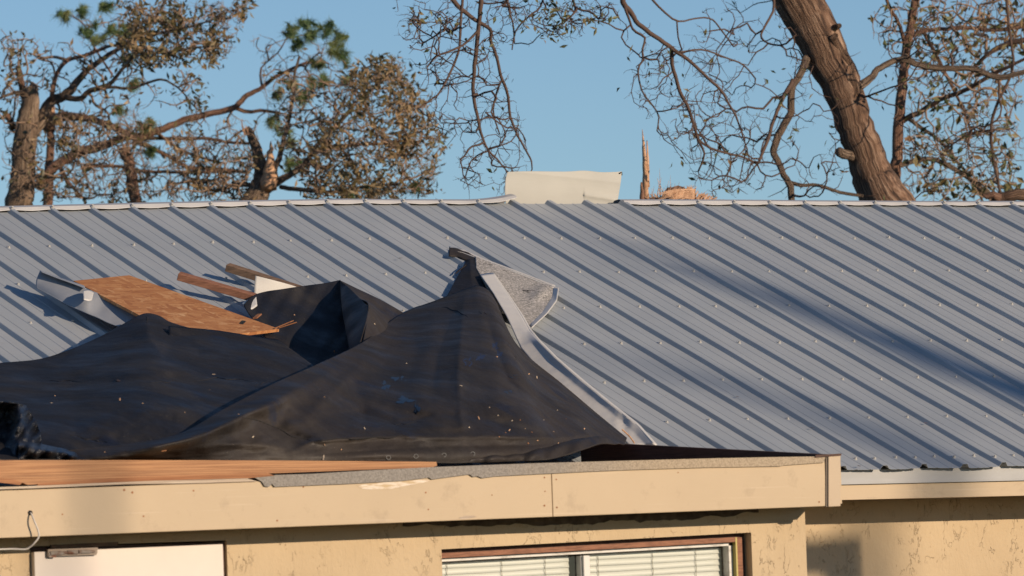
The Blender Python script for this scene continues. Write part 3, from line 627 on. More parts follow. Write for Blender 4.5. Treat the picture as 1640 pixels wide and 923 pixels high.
# crumpled corner at far left, slicker
def dcr(x, y, v, h): return .035 * math.sin(x / 7 + y / 11) * math.sin(y / 6 - x / 15) + .02 * math.sin(x / 3.1 + y / 5)
patch('crumpled_corner', [[(-60,640,.14),(-20,641,.13),(20,645,.12),(38,649,.12),(44,655,.13),(56,672,.12),(64,690,.1)], [(-60,670,.22),(-20,672,.2),(12,680,.17),(28,675,.1),(38,680,.1),(55,700,.08),(66,706,.08)], [(-60,738,.10),(-20,738,.07),(10,738,.05),(25,738,.03),(38,738,.02),(56,738,.01),(70,738,.01)]], 60, 40, m_wet, felt, dcr)
patch('crumpled_roll', [[(30,706,.08),(50,708,.07),(80,715,.06),(105,720,.05),(122,726,.05),(127,737,.04)], [(30,715,.0),(50,718,-.01),(80,724,-.01),(105,727,-.01),(120,732,.0),(126,738,.01)], [(30,738,.02),(50,738,.02),(80,738,.02),(100,738,.02),(115,738,.02),(125,738,.02)]], 50, 26, m_wet, felt, dcr)
# curled lip over the rake board
patch('curled_lip', [[(700,742,.02),(760,741,.03),(820,739,.04),(880,736,.06),(930,722,.12),(960,712,.2),(985,712,.3)], [(700,738,.02),(760,735,.03),(820,731,.04),(880,722,.08),(925,708,.16),(960,700,.25),(992,711,.36)], [(700,735,.05),(760,730,.06),(820,722,.10),(880,712,.16),(930,703,.24),(965,702,.32),(995,711,.42)]], 70, 14, m_felt, felt, wr_(1))

patch('ragged_corner', [[(388,486,.957),(398,480,.957),(410,474,.957)], [(393,493,.957),(402,496,.957),(412,490,.957)]], 8, 6, m_trimmetal, felt, None)
# debris, tears and nail caps on the felt
from mathutils.bvhtree import BVHTree
_v = []; _f = []
for V_, F_ in SURF:
    b0 = len(_v); _v += [tuple(map(float, p)) for p in V_]; _f += [tuple(a + b0 for a in q) for q in F_]
BV = BVHTree.FromPolygons(_v, _f)
def onfelt(x, y, lift=.004):
    d = Vector(ray(x, y).tolist()).normalized(); h = BV.ray_cast(Vector(CAM.tolist()), d)
    return np.array(h[0] - d * lift) if h[0] else deb(x, y, .5)
crumbs = []
for k in range(46):
    if k < 19: x, y, l, mm = [(192,642,7,m_raw),(230,647,5,m_twiglight),(84,646,5,m_splint),(342,600,6,m_splint),(262,722,8,m_plank_dark),(768,672,9,m_raw),(795,572,4,m_raw),(518,733,7,m_splint),(585,688,6,m_splint),(860,607,8,m_splint),(846,600,5,m_raw),(935,688,5,m_raw),(536,565,7,m_plank_dark),(650,583,4,m_splint),(738,618,4,m_splint),(815,690,5,m_raw),(472,505,3,m_raw),(405,700,4,m_splint),(600,520,4,m_splint)][k]
    else:
        x, y = (rng.normal(860, 60), rng.normal(670, 30)) if k % 2 else (rng.uniform(60, 900), rng.uniform(600, 728)); x = min(x, 960); y = min(y, 728); l = rng.uniform(1.2, 2.6); mm = [m_raw, m_splint, m_twiglight, m_plank_dark][k % 4]
        if x > 700 and y < 560 + (x - 700) * .5: continue
    p = onfelt(x, y, .006); a_ = rng.uniform(0, 3.1); d = np.array([math.cos(a_), .2, math.sin(a_)]) * l * .0016
    crumbs.append(MB().beam(p - d, p + d, .0045, .004).build('splinter', mm, felt))
for k, pl in enumerate([[(703,491),(722,496),(740,503),(752,511)], [(764,500),(776,503),(789,503)], [(225,612),(262,613),(290,609)], [(300,614),(340,607),(380,609),(425,613)], [(405,620),(418,615),(430,611)], [(105,694),(140,704),(172,709)], [(505,706),(560,703),(620,701),(655,697)], [(388,668),(430,680),(470,700),(510,708)], [(612,672),(636,680),(655,679),(690,674)], [(820,566),(826,575),(830,584)], [(232,505),(236,512),(235,520)], [(60,612),(100,611),(150,613)]]):
    c = catmull(pl, 24); w_ = np.sin(np.linspace(0.05, 3.09, 24)) * (.0028 if k not in (0, 3) else .0042)
    MB().tube([onfelt(x, y + 1.0 * math.sin(i * .9 + k), .008) for i, (x, y) in enumerate(c)], w_ + .0004, 5).build('tear', m_dark, felt)
m_capring = mat('nail_cap_ring', (.12, .12, .115), .7); m_navy = mat('blue_smear', (.018, .034, .085), .75); m_tar = mat('tar_smear', (.006, .006, .007), .35)
def smear(x, y, rx, ry, m):
    n = 22; ph = rng.uniform(0, 6); V = [onfelt(x, y, .016)]
    for i in range(n):
        a_ = 2 * math.pi * i / n; r_ = 1 + .35 * math.sin(3 * a_ + ph) + .25 * math.sin(7 * a_ + 2 * ph) + rng.normal(0, .12); V.append(onfelt(x + rx * r_ * math.cos(a_), y + ry * r_ * math.sin(a_), .016))
    kid(meshobj('smear', V, [(0, 1 + i, 1 + (i + 1) % n) for i in range(n)], m), felt)
for a_ in ((750,577,6,10,m_navy),(768,572,6,6,m_navy),(793,552,5,9,m_navy),(800,568,4,6,m_navy),(640,606,9,5,m_tar),(618,618,6,6,m_tar),(648,641,12,5,m_tar),(668,654,4,8,m_tar),(820,628,10,4,m_tar),(832,603,14,3,m_tar),(640,541,12,4,m_navy)): smear(*a_)
for x, y in ((622,733),(666,731),(711,729),(757,727)):
    p = onfelt(x, y, .004); r_ = .012; v = []
    MB().add([p + np.array([math.cos(t_) * r_ * q, -.001, math.sin(t_) * r_ * .8 * q]) for q in (1, .72) for t_ in np.linspace(0, 2 * math.pi, 14, endpoint=False)], [(i, (i + 1) % 14, 14 + (i + 1) % 14, 14 + i) for i in range(14)]).build('nail_cap', m_capring, felt)
# torn brown patch on the left sheet
patch('tar_patch', [[(184,609,.60),(198,604,.6),(214,605,.6),(226,610,.6)], [(186,611,.58),(198,612,.57),(212,613,.57),(227,613,.58)]], 10, 6, m_rake, felt, lambda x, y, v, h: .16)

# ------------------------------------------------------------------ loose boards and sheets
osb = MB(); q = [deb(118, 450, .955), deb(207, 441, .96), deb(447, 527, .93), deb(300, 545, .90), ]
nrm = np.cross(q[1] - q[0], q[3] - q[0]); nrm /= np.linalg.norm(nrm); nrm *= np.sign(nrm[2])
osb.prism(q, -nrm * .014); osb_o = o = osb.build('strand_board', m_osb); tag(o, 'torn orange strand board panel lying on the metal roof at left', 'board')
b = MB(); 
for k in range(2):
    t_ = k / 9; p = q[2] * (1 - t_) + q[1] * t_
    if k < 4: 
        p = q[2] * (1 - k * .05) + q[3] * (k * .05) + nrm * .005; b.beam(p, p + np.array([.06 + .02 * rng.random(), -.05, .035 * rng.random()]), .012, .005)
b.beam(deb(408, 510, .89), deb(416, 503.5, .89), .02, .006)
o = b.build('splinters', m_plank_dark); o.parent = osb_o
for k, (x, y) in enumerate([(1055,465),(1146,345),(1375,751),(1482,682),(1333,664),(1484,404),(1396,487),(1300,690),(640,418),(222,390),(500,392),(1180,640),(1066,638),(560,345)]):
    p = roofp(x, y) + NR * .012; a_ = rng.uniform(0, 3.1); d = np.array([math.cos(a_), -math.sin(a_) * .9, -math.sin(a_) * .34]) * rng.uniform(.008, .02); q = np.cross(d, NR) * .45
    o = MB().add([p - d, p + q + NR * .003, p + d + NR * .006, p - q + NR * .002], [(0, 1, 2, 3)]).build('dry_leaf', [m_plank_dark, m_twig, m_rake][k % 3])
    tag(o, 'tiny dry leaf or twig scrap caught on the grey metal roof', 'leaf', 'leaf litter on the metal roof')
# bent flashing along that panel
fl = thing('bent_flashing', 'bent grey metal flashing strip along the left edge of the strand board', 'flashing', tuple(deb(150, 490, .9)))
patch('strip', [[(64,434,.945),(90,444,.945),(120,455,.945),(140,463,.945),(152,468,.945),(185,480,.945),(226,500,.94)], [(58,450,.967),(84,463,.967),(112,476,.967),(138,488,.967),(150,490,.967),(180,500,.967),(210,514,.965)], [(58,462,.985),(84,476,.985),(110,490,.985),(134,500,.985),(150,508,.985),(172,518,.985),(190,523,.98)]], 50, 14, m_flash, fl, lambda x, y, v, h: .015 * gb(x, y, 136, 490, 9, 14, .3) - .012 * gb(x, y, 160, 498, 8, 16, .3), thick=.002)
patch('top_lip', [[(64,433.5,.946),(90,443,.946),(118,452,.946),(135,458,.946)], [(66,436,.935),(92,446,.935),(120,456,.935),(137,463,.935)]], 20, 4, m_flash, fl, None, thick=.002)
patch('bent_tab', [[(133,466,.925),(142,464,.93),(150,469,.935)], [(134,480,.925),(142,482,.93),(147,481,.935)]], 8, 8, m_trimmetal, fl, None, thick=.002)
# lumber
o = MB().beam(deb(286, 442, .955), deb(424, 482, .984), .050, .036, (0, -.35, 1)).build('red_brown_board', m_redwood, bevel=.002); tag(o, 'reddish sawn board jutting left out of the felt, lower of two', 'board')
o = MB().beam(deb(364, 428, .965), deb(500, 471, .988), .05, .036, (0, -.35, 1)).build('grey_brown_board', m_greywood, bevel=.002); tag(o, 'darker grey-brown board behind the white scrap, upper of two', 'board')
YS = deb(440, 460, .972)[1]; o = patch('white_scrap_panel', [[(409,442,.03),(430,447,.0),(460,455,-.02),(482,462,-.04)], [(407.5,458,.02),(430,461,.0),(460,466,-.02),(484,470,-.04)], [(407,474,.02),(430,474,.0),(460,474,-.02),(486,480,-.04)]], 14, 10, m_white, None, None, thick=.006, fn=lambda x, y, u: atY(x, y, YS + u)); tag(o, 'small clean white triangular sheet scrap sticking up behind the felt flap', 'scrap')
# grey mineral surfaced flap
mf = thing('mineral_roofing_scrap', 'curled grey granulated roofing scrap standing beside the felt peak', 'roofing scrap', tuple(deb(820, 470, .8)))
patch('sheet', [[(761,412,.980),(790,423,.982),(830,438,.984),(862,450,.985),(889,461,.986)], [(762,430,.975),(790,440,.975),(825,455,.98),(858,470,.98),(887,474,.983)], [(775,452,.97),(795,462,.972),(820,478,.975),(852,490,.978),(880,489,.98)], [(800,500,.965),(812,503,.968),(826,509,.97),(838,516,.972),(849,523,.974)]], 50, 40, m_gran, mf, lambda x, y, v, h: .06 * gb(x, y, 866, 470, 12, 7, -.6), thick=.007, stiff=True)
patch('pale_edge', [[(886,460,.984),(883,476,.982),(868,500,.978),(847,521,.974)], [(895,461,.965),(892,482,.965),(876,503,.962),(851,526,.958)]], 20, 6, m_trimmetal, mf, None, thick=.003, stiff=True)
patch('torn_arm', [[(719,399.5,.992),(735,402,.99),(750,407,.988),(764,413,.984)], [(718.5,410,.985),(733,412,.984),(748,417,.982),(762,424,.98)]], 20, 8, m_felt, mf, lambda x, y, v, h: .006 * math.sin(x / 3), thick=.006, stiff=True)
patch('arm_edge', [[(719,398,.992),(740,402,.991),(770,413.5,.987),(830,436,.987),(889,459,.988)], [(719,401,.985),(740,405,.984),(770,416,.98),(830,439,.98),(889,462.5,.98)]], 40, 4, m_trimmetal, mf, None, thick=.003, stiff=True)
# long white drip edge torn loose
de = thing('loose_drip_edge', 'long cream metal drip edge torn loose, running down right side of black felt', 'drip edge', tuple(deb(900, 600, .7)))
Lf = [(769,440,.955),(790,470,.945),(812,508,.93),(826,540,.92),(834,558,.92),(863,593,.915),(902,628,.90),(947,663,.885),(986,693,.87),(1008,714,.86)]
Mf = [(780,438,.960),(802,470,.950),(826,508,.935),(840,534,.92),(850,548,.905),(878,578,.895),(918,614,.88),(962,648,.865),(1004,682,.85),(1034,713,.84)]
Rf = [(790,437,.965),(812,470,.955),(834,505,.94),(848,530,.925),(862,546,.885),(890,574,.87),(930,609,.855),(974,645,.84),(1020,681,.825),(1049,713,.81)]
Rl = [(791,437,.967),(814,470,.957),(837,504,.942),(851,528,.928),(866,546,.895),(894,574,.88),(934,608,.865),(978,644,.85),(1024,680,.835),(1053,713,.82)]
patch('strip', [Lf, Mf, Rf], 80, 14, m_trimmetal, de, lambda x, y, v, h: .010 * math.sin(x / 23) * math.sin(y / 29) * .4 + .012 * gb(x, y, 1000, 680, 10, 14, .5) * math.sin(x / 4), thick=.0018, stiff=True)
patch('folded_lip', [Rf, Rl], 60, 4, m_trimmetal, de, None, thick=.0018, stiff=True)
o = MB().tube(catmull([deb(996, 688, .72), deb(1008, 699, .74), deb(1016, 710, .76)], 8), .004, 5).build('bright_splinter', m_raw); tag(o, 'thin bright orange wood sliver at the lower right tip of the felt', 'splinter')
# bent ridge section standing up in the gap
rs = patch('standing_ridge_sheet', [[(812.5,275.5,.0),(850,274.5,.0),(905,275,.0),(935,273.5,.0),(965,276,.0),(995.5,275,.0)], [(809.5,288,.0),(850,288,.0),(905,288,.0),(935,288,0),(965,288,.0),(994.5,288,.0)], [(808.5,308,.0),(850,308,.0),(905,308,.0),(935,308,0),(965,308,.0),(991.5,308,.0)], [(810,329,.0),(850,329,.0),(905,329,.0),(935,329,0),(965,329,.0),(988,328,.0)]], 80, 30, m_sheet, None, lambda x, y, v, h: .010 * math.exp(-abs((y - 283) - (x - 905) * .10) / 9) + .014 * math.exp(-abs((y - 316) + (x - 960) * -.16) / 4) * (x > 935) + .006 * math.sin(x / 26) , thick=.002, fn=lambda x, y, u: atY(x, y, .14 + u))
tag(rs, 'bent cream metal ridge sheet standing up in the gap of the ridge', 'metal sheet')
b = MB(); b.tube([atY(992, 278, .13), atY(995.5, 276, .14), atY(996, 281, .14)], .004, 5); b.tube([atY(814, 274, .13), atY(812, 276.5, .14), atY(820, 277, .14)], .004, 5)
o = b.build('curled_corners', m_dark); kid2(o, rs)

# ------------------------------------------------------------------ trees behind the house
from mathutils import kdtree
class Tree:
    """traced limbs (pixel polylines placed at depth Z0 with their own depth offsets) + random branching + leaves, all real size"""
    def __init__(s, name, label, cat, Z0, base, group=None):
        s.Z0 = Z0; s.k = F / Z0
        p = atZ(base[0], base[1], Z0); s.root = thing(name, label, cat, (p[0], p[1], 0), group)
        s.nodes = []; s.rad = []; s.par = []; s.dirs = []
    def w(s, x, y, z): return atZ(x, y, s.Z0 + z)
    def limb(s, name, pts, mat, z=(0, 0), sides=8, lump=.05, splinter=None, sub=9, grow=True, m=None):
        P = np.array(pts, float); L = np.sum(np.hypot(*np.diff(P[:, :2], axis=0).T)); n = max(4, int(L / sub))
        C = catmull(P, n); zz = np.linspace(z[0], z[1], n) + .03 * np.cumsum(rng.normal(0, .35, n)); zz[0] = z[0]
        jit = np.minimum(C[:, 2] * .12, 1.0)
        C[1:, 0] += rng.normal(0, 1, n - 1) * jit[1:]; C[1:, 1] += rng.normal(0, 1, n - 1) * jit[1:]
        V3 = np.array([s.w(a, b, c) for (a, b, _), c in zip(C, zz)]); rr = C[:, 2] / s.k
        V, Fc, UV = tube(V3, rr, sides, lump)
        if splinter:                                          # torn tip: ragged wooden blades
            pass
        o = meshobj(name, V, Fc, mat, None, True, uvs=UV); kid(o, s.root)
        if grow:
            for i in range(n): s.nodes.append((C[i, 0], C[i, 1], zz[i] * s.k)); s.rad.append(C[i, 2]); s.par.append(-1); s.dirs.append(np.array([*(C[min(i + 1, n - 1), :2] - C[max(i - 1, 0), :2]), 0.]))
        return o, V3, rr
    def blades(s, x, y, rpx, hpx, n, z=0, dirx=0, name='torn_wood'):
        b = MB(); 
        for i in range(n):
            a = rng.uniform(-1, 1) * rpx * .8; c = rng.uniform(-.7, .7) * rpx / s.k; h = hpx * rng.uniform(.3, 1) * (1 - .4 * abs(a) / rpx)
            p0 = s.w(x + a, y + 4, z + c); p1 = s.w(x + a * .9 + dirx * h + rng.normal(0, 1.2), y - h, z + c); w_ = rpx * rng.uniform(.12, .3) / s.k
            pm = (p0 * .5 + p1 * .5) + rng.normal(0, .004, 3)
            b.tube([p0, pm, p1], [w_, w_ * .7, w_ * .08], 4)
        return kid(b.build(name, m_raw), s.root)
    def grow(s, regions, step=13, mat=None, rmin=.55, exp=.42, gravity=0.0, name='twigs', sides=4, jit=.28, rmax=3.2, spurs=.8):
        base_n = len(s.nodes); kd_every = 60; N = list(s.nodes); par = list(s.par); DR = [d / (np.linalg.norm(d) + 1e-9) for d in s.dirs]; tagr = [None] * len(N); pend = []
        kd = None
        def build():
            k = kdtree.KDTree(len(N))
            for i, q in enumerate(N): k.insert(q, i)
            k.balance(); return k
        kd = build(); fresh = []
        samples = []
        for ri, (poly, cnt, leafp, zr) in enumerate(regions):
            P = np.array(poly, float); lo, hi = P.min(0), P.max(0); c = 0
            while c < cnt:
                x, y = rng.uniform(lo[0], hi[0]), rng.uniform(lo[1], hi[1]); ins = False; j = len(P) - 1
                for i in range(len(P)):
                    if (P[i, 1] > y) != (P[j, 1] > y) and x < (P[j, 0] - P[i, 0]) * (y - P[i, 1]) / (P[j, 1] - P[i, 1]) + P[i, 0]: ins = not ins
                    j = i
                if ins: samples.append((x, y, rng.uniform(*zr) * s.k, ri)); c += 1
        random.shuffle(samples)
        for si, (x, y, z, ri) in enumerate(samples):
            co, i0, dd = kd.find((x, y, z * .999))
            for j in fresh:
                q = N[j]; d = math.dist(q, (x, y, z))
                if d < dd: dd = d; i0 = j
            if dd < step * .5: continue
            ns = min(2, max(1, int(dd / step))); cur = i0; bend = rng.normal(0, 1, 3) * jit * .35
            for t in range(ns):
                q = np.array(N[cur]); v = np.array((x, y, z)) - q; L = np.linalg.norm(v)
                if L < 3: break
                v = v / L + DR[cur] * (.28 if cur >= base_n else .2) + rng.normal(0, 1, 3) * jit + bend; v[1] += gravity; v /= np.linalg.norm(v)
                q2 = q + v * min(step * rng.uniform(.75, 1.2), L + 2)
                if q2[1] > 345 and q[1] < 340: break
                N.append(tuple(q2)); DR.append(v); par.append(cur); tagr.append(ri); fresh.append(len(N) - 1); cur = len(N) - 1
            if len(fresh) > kd_every: kd = build(); fresh = []
        # descendants -> radius
        n = len(N); cnt_ = np.ones(n); ch = [[] for _ in range(n)]
        for i in range(n - 1, base_n - 1, -1):
            cnt_[par[i]] += cnt_[i]; ch[par[i]].append(i)
        rad = np.array([s.rad[i] if i < base_n else min(rmax, rmin * cnt_[i] ** exp) for i in range(n)])
        for i in range(base_n, n): rad[i] = min(rad[i], rad[par[i]] * .95)
        Wp = [None] * n
        def wp(i):
            if Wp[i] is None: q = N[i]; Wp[i] = s.w(q[0], q[1], q[2] / s.k)
            return Wp[i]
        V = []; Fc = []
        starts = [(p, c) for p in range(n) for c in ch[p] if p < base_n or c != max(ch[p], key=lambda q: cnt_[q])]
        for p, c in starts:
            chain = [p, c]; r = [min(rad[p], rad[c] * 1.15), rad[c]]
            while ch[chain[-1]]:
                nx = max(ch[chain[-1]], key=lambda q: cnt_[q]); chain.append(nx); r.append(rad[nx])
            pts = np.array([wp(i) for i in chain]); r = np.array(r); r[-1] *= .6
            v, f, _ = tube(pts, r / s.k, sides if r[0] > 1.2 else 3, .0); b0 = len(V); V.extend(v); Fc.extend([tuple(a + b0 for a in q) for q in f])
        for i in range(base_n, n):                            # short side spurs
            for _ in range(rng.poisson(spurs)):
                q = N[i]; d = DR[i] * .7 + rng.normal(0, .75, 3); d /= np.linalg.norm(d); ln_ = rng.uniform(4, 11); a = wp(i)
                e1 = s.w(q[0] + d[0] * ln_ * .5, q[1] + d[1] * ln_ * .5, (q[2] + d[2] * ln_ * .5) / s.k); d = d + rng.normal(0, .3, 3); e2 = s.w(q[0] + d[0] * ln_, q[1] + d[1] * ln_, (q[2] + d[2] * ln_) / s.k)
                v, f, _2 = tube([a, e1, e2], np.array([.34, .28, .16]) / s.k, 3); b0 = len(V); V.extend(v); Fc.extend([tuple(a_ + b0 for a_ in q_) for q_ in f])
        kid(meshobj(name, V, Fc, mat or m_twig, None, True), s.root)
        # leaves
        LP = []; ri0 = s.Z0
        for i in range(base_n, n):
            lp = regions[tagr[i]][2]
            tipw = 1.0 if cnt_[i] <= 3 else .35
            q = N[i]; cl = max(0, .35 + 1.5 * math.sin(q[0] / 15.0 + 2.2 * math.sin(q[1] / 21.0 + ri0)) * math.sin(q[1] / 12.5 + 1.7 * math.sin(q[0] / 27.0)) + .5)
            k_ = rng.poisson(lp * tipw * cl * 1.25)
            for _ in range(k_): LP.append(wp(i))
        return LP
    def leaves(s, LP, mat, size=.035, spread=.05, name='leaves', asp=.42, bias=0.0, droop=.3):
        if not LP: return
        P = np.array(LP); n = len(P); P = P + rng.normal(0, spread, (n, 3))
        d = rng.normal(0, 1, (n, 3)); d[:, 2] -= droop; d /= np.linalg.norm(d, axis=1)[:, None]
        q = np.cross(d, rng.normal(0, 1, (n, 3))); q /= np.linalg.norm(q, axis=1)[:, None]; nn = np.cross(d, q)
        L = size * rng.uniform(.6, 1.35, n)[:, None]; w_ = L * asp * rng.uniform(.7, 1.2, n)[:, None]
        a = P; m1 = P + d * L * .5 + q * w_ * .5 + nn * L * .08; m2 = P + d * L * .5 - q * w_ * .5 + nn * L * .08; e = P + d * L + nn * L * rng.uniform(-.2, .2, n)[:, None]
        V = np.stack([a, m1, e, m2], 1).reshape(-1, 3); Fc = [(4*i, 4*i+1, 4*i+2, 4*i+3) for i in range(n)]
        # neighbours share a tone so that clumps read
        tone = .5 + .3 * np.sin(P[:, 0] * 5.1 + 2 * np.sin(P[:, 2] * 6)) * np.sin(P[:, 2] * 4.3 + P[:, 1]) + rng.normal(0, .2, n) + bias
        kid(meshobj(name, V, Fc, mat, None, False, attr=np.clip(tone, 0, 1)), s.root)
    def tufts(s, cs, mat, name='needles', n=110, zr=.5):
        V = []; Fc = []; tone = []
        for (x, y, r) in cs:
            tn0 = rng.uniform(.2, .65)
            for q_ in range(5):
                c = s.w(x + rng.normal(0, r * .45), y + rng.normal(0, r * .4), rng.uniform(-zr, zr)); ax = np.array([.5, .1, .35]) + rng.normal(0, .8, 3); ax /= np.linalg.norm(ax); tn = tn0 + rng.normal(0, .12)
                for k in range(n):
                    d = rng.normal(0, .75, 3) + ax * 1.1; d /= np.linalg.norm(d); st = c - ax * rng.uniform(0, .9) * r / s.k; ln_ = r / s.k * rng.uniform(.8, 1.5)
                    q = np.cross(d, rng.normal(0, 1, 3)); q /= np.linalg.norm(q); w_ = .0026
                    e = st + d * ln_ + np.array([0, 0, -.18 * ln_]); b0 = len(V); V += [st - q * w_, st + q * w_, e]; Fc.append((b0, b0+1, b0+2)); tone.append(min(1, max(0, tn + rng.normal(0, .15))))
        kid(meshobj(name, V, Fc, mat, None, False, attr=tone), s.root)

# --- the big oak at right
T = Tree('oak_tree', 'large leaning oak with thick furrowed trunk and hanging bare branches, at right', 'tree', 43.0, (1455, 400))
T.limb('trunk', [(1490,520,52),(1452,400,46),(1424,330,40),(1402,290,34),(1387,250,30),(1368,200,29),(1352,150,30.5),(1330,100,34),(1306,50,36),(1278,0,37),(1262,-40,36),(1250,-90,30)], m_oakbark, (0, -.1), 32, .022, sub=14)
T.limb('limb', [(1372,152,9),(1368,138,8),(1363,122,6.5),(1361,104,6.5),(1352,88,6),(1338,70,7),(1334,58,8)], m_oakbark, (-.12, -.2), 8)
T.limb('limb', [(1326,50,6),(1336,44,5.5),(1345,41,4)], m_oakbark, (-.1, -.2), 8, grow=False)
T.limb('cut_stub', [(1368,252,8),(1354,247,8),(1344,243,7.5)], m_greybark, (-.05, -.22), 12, grow=False)
T.limb('limb', [(1373,140,8),(1392,128,6.5),(1405,112,5.5),(1425,101,5),(1450,96,5),(1478,106,5),(1520,110,4.5),(1555,110,4.5),(1602,124,4.5),(1650,113,4),(1720,100,3)], m_greybark, (-.1, .3), 8)
T.limb('limb', [(1292,92,7),(1282,118,6),(1268,145,6),(1266,180,6),(1256,200,6),(1243,225,6),(1241,248,5.5),(1256,280,5),(1266,300,5.5),(1269,330,5)], m_greybark, (-.1, -.5), 8)
T.limb('limb', [(1270,128,4),(1252,160,3.4),(1240,190,3),(1229,225,2.8),(1214,262,2.2)], m_twig, (-.3, -.7), 6)
T.limb('limb', [(1264,292,3.4),(1285,297,3.2),(1310,297,3),(1345,308,2.8),(1382,314,2.6)], m_greybark, (-.4, -.3), 6)
T.limb('limb', [(1236,-20,3),(1240,12,2.2),(1226,40,2),(1219,58,1.8),(1230,70,1.6),(1255,72,1.5),(1275,55,1.4)], m_twig, (-.2, -.8), 5)
T.limb('limb', [(985,-60,5),(997,0,4.6),(1010,20,4.2),(1022,38,3.8),(1045,56,3.6),(1073,76,3.4),(1100,94,2.8),(1130,122,2.4),(1152,142,2.2),(1165,162,2),(1180,190,1.6),(1194,232,1.2)], m_twig, (-2.5, -2.2), 6)
T.limb('limb', [(1076,78,3.2),(1076,100,2.8),(1083,128,2.8),(1090,150,2.8),(1104,178,2.6),(1112,205,2.3),(1120,228,2),(1128,248,1.6),(1118,275,1.3)], m_twig, (-2.3, -2), 6)
T.limb('limb', [(1000,10,2.4),(1009,35,2),(1016,50,2),(1033,60,1.9),(1029,80,1.8),(1030,95,1.8),(1022,112,1.5),(1028,145,1.3),(1042,165,1.2),(1055,185,1.2),(1052,210,1)], m_twig, (-2.5, -2.8), 5)
T.limb('limb', [(1010,40,1.4),(995,55,1.3),(1002,72,1.2),(1020,85,1.2),(1025,92,1.2)], m_twig, (-2.5, -2.8), 5)
T.limb('limb', [(1030,-20,2),(1050,6,1.8),(1084,34,1.6),(1112,30,1.4),(1138,30,1.4),(1155,48,1.3),(1175,75,1.2)], m_twig, (-2.2, -1.5), 5)
T.limb('limb', [(1084,34,1.3),(1086,60,1.2),(1092,80,1.2)], m_twig, (-2.2, -2), 5)
T.limb('limb', [(1090,84,1.8),(1125,80,1.6),(1160,92,1.4),(1190,104,1.3),(1210,126,1.2)], m_twig, (-2.2, -1.2), 5)
T.limb('limb', [(1110,215,1.8),(1134,236,1.8),(1165,246,1.8),(1190,252,1.7),(1213,263,1.8)], m_twig, (-2.0, -1), 5)
T.limb('limb', [(700,-50,4.5),(725,0,3.8),(748,22,3.4),(768,36,3),(786,48,2.8),(786,66,2.6),(795,92,2.5),(803,125,2.4),(813,150,2.2),(817,185,2),(828,215,1.6),(842,240,1.4),(851,258,1.3),(852,272,1)], m_twig, (-3.5, -3), 6)
T.limb('limb', [(771,-50,4.2),(770,0,3.8),(767,40,3.4),(763,80,3.2),(759,120,3),(758,150,2.7),(765,190,2.4),(773,222,2),(784,243,1.7),(797,256,1.4),(812,275,1)], m_twig, (-3.4, -3.2), 6)
T.limb('limb', [(765,50,2),(745,70,1.8),(722,82,1.7),(700,90,1.5),(684,108,1.3)], m_twig, (-3.4, -3.9), 5)
T.limb('limb', [(742,-20,2.4),(738,40,2),(735,80,2),(722,115,1.8),(704,148,1.6),(690,160,1.4),(670,174,1)], m_twig, (-3.4, -3.9), 5)
T.limb('limb', [(872,-20,1.8),(866,10,1.6),(845,28,1.4),(826,50,1.2),(820,80,1)], m_twig, (-3, -3.2), 5)
T.limb('limb', [(812,-30,2),(814,10,1.7),(822,40,1.4),(824,70,1.1)], m_twig, (-3, -3.2), 5)
T.limb('limb', [(782,242,1.5),(766,248,1.2),(752,262,1.1),(745,285,1)], m_twig, (-3.2, -3.2), 5)
T.limb('limb', [(778,180,1.4),(792,192,1.3),(812,205,1.2),(830,206,1.0),(842,225,1)], m_twig, (-3.2, -2.8), 5)
T.limb('limb', [(803,130,1.6),(795,150,1.5),(790,180,1.3),(800,215,1.1)], m_twig, (-3.2, -2.8), 5)
# other limbs carrying the crown above the frame
T.limb('limb', [(1252,-80,24),(1180,-140,16),(1090,-120,9),(985,-60,5.2)], m_oakbark, (-.1, -2.5), 10)
T.limb('limb', [(1252,-80,22),(1100,-200,14),(900,-170,9),(771,-50,4.6)], m_oakbark, (-.1, -3.4), 10)
T.limb('limb', [(900,-170,7),(780,-110,5),(700,-50,4.6)], m_oakbark, (-2.6, -3.5), 8)
T.limb('limb', [(985,-60,4),(930,-70,3.4),(872,-20,2)], m_oakbark, (-2.5, -3), 8)
LPa = T.grow([
    ([(1120,0),(1260,0),(1340,130),(1380,320),(1110,330),(1060,200)], 480, .12, (-1.3, .2)),
    ([(1390,-20),(1640,-20),(1640,320),(1440,320),(1370,150)], 260, .25, (-.8, 1)),
    ([(1030,90),(1110,60),(1200,200),(1215,320),(1120,322),(1090,260),(1015,150)], 270, .14, (-3.0, -1.4)),
    ([(620,0),(860,0),(830,60),(700,130),(655,110)], 330, .22, (-4.3, -2.8)),
    ([(680,100),(820,90),(855,270),(810,310),(740,320),(720,250),(670,190)], 420, .05, (-4.2, -2.8)),
    ([(800,0),(1000,0),(980,40),(900,70),(850,50)], 260, .6, (-3.6, -2.6)),
    ([(985,20),(1060,30),(1070,220),(1020,200)], 60, .1, (-3.2, -2.3)),
], step=12, mat=m_twig, rmin=.40, jit=.22, rmax=2.4)
T.leaves(LPa, m_leaf_oak, .045, .03, bias=-.15)

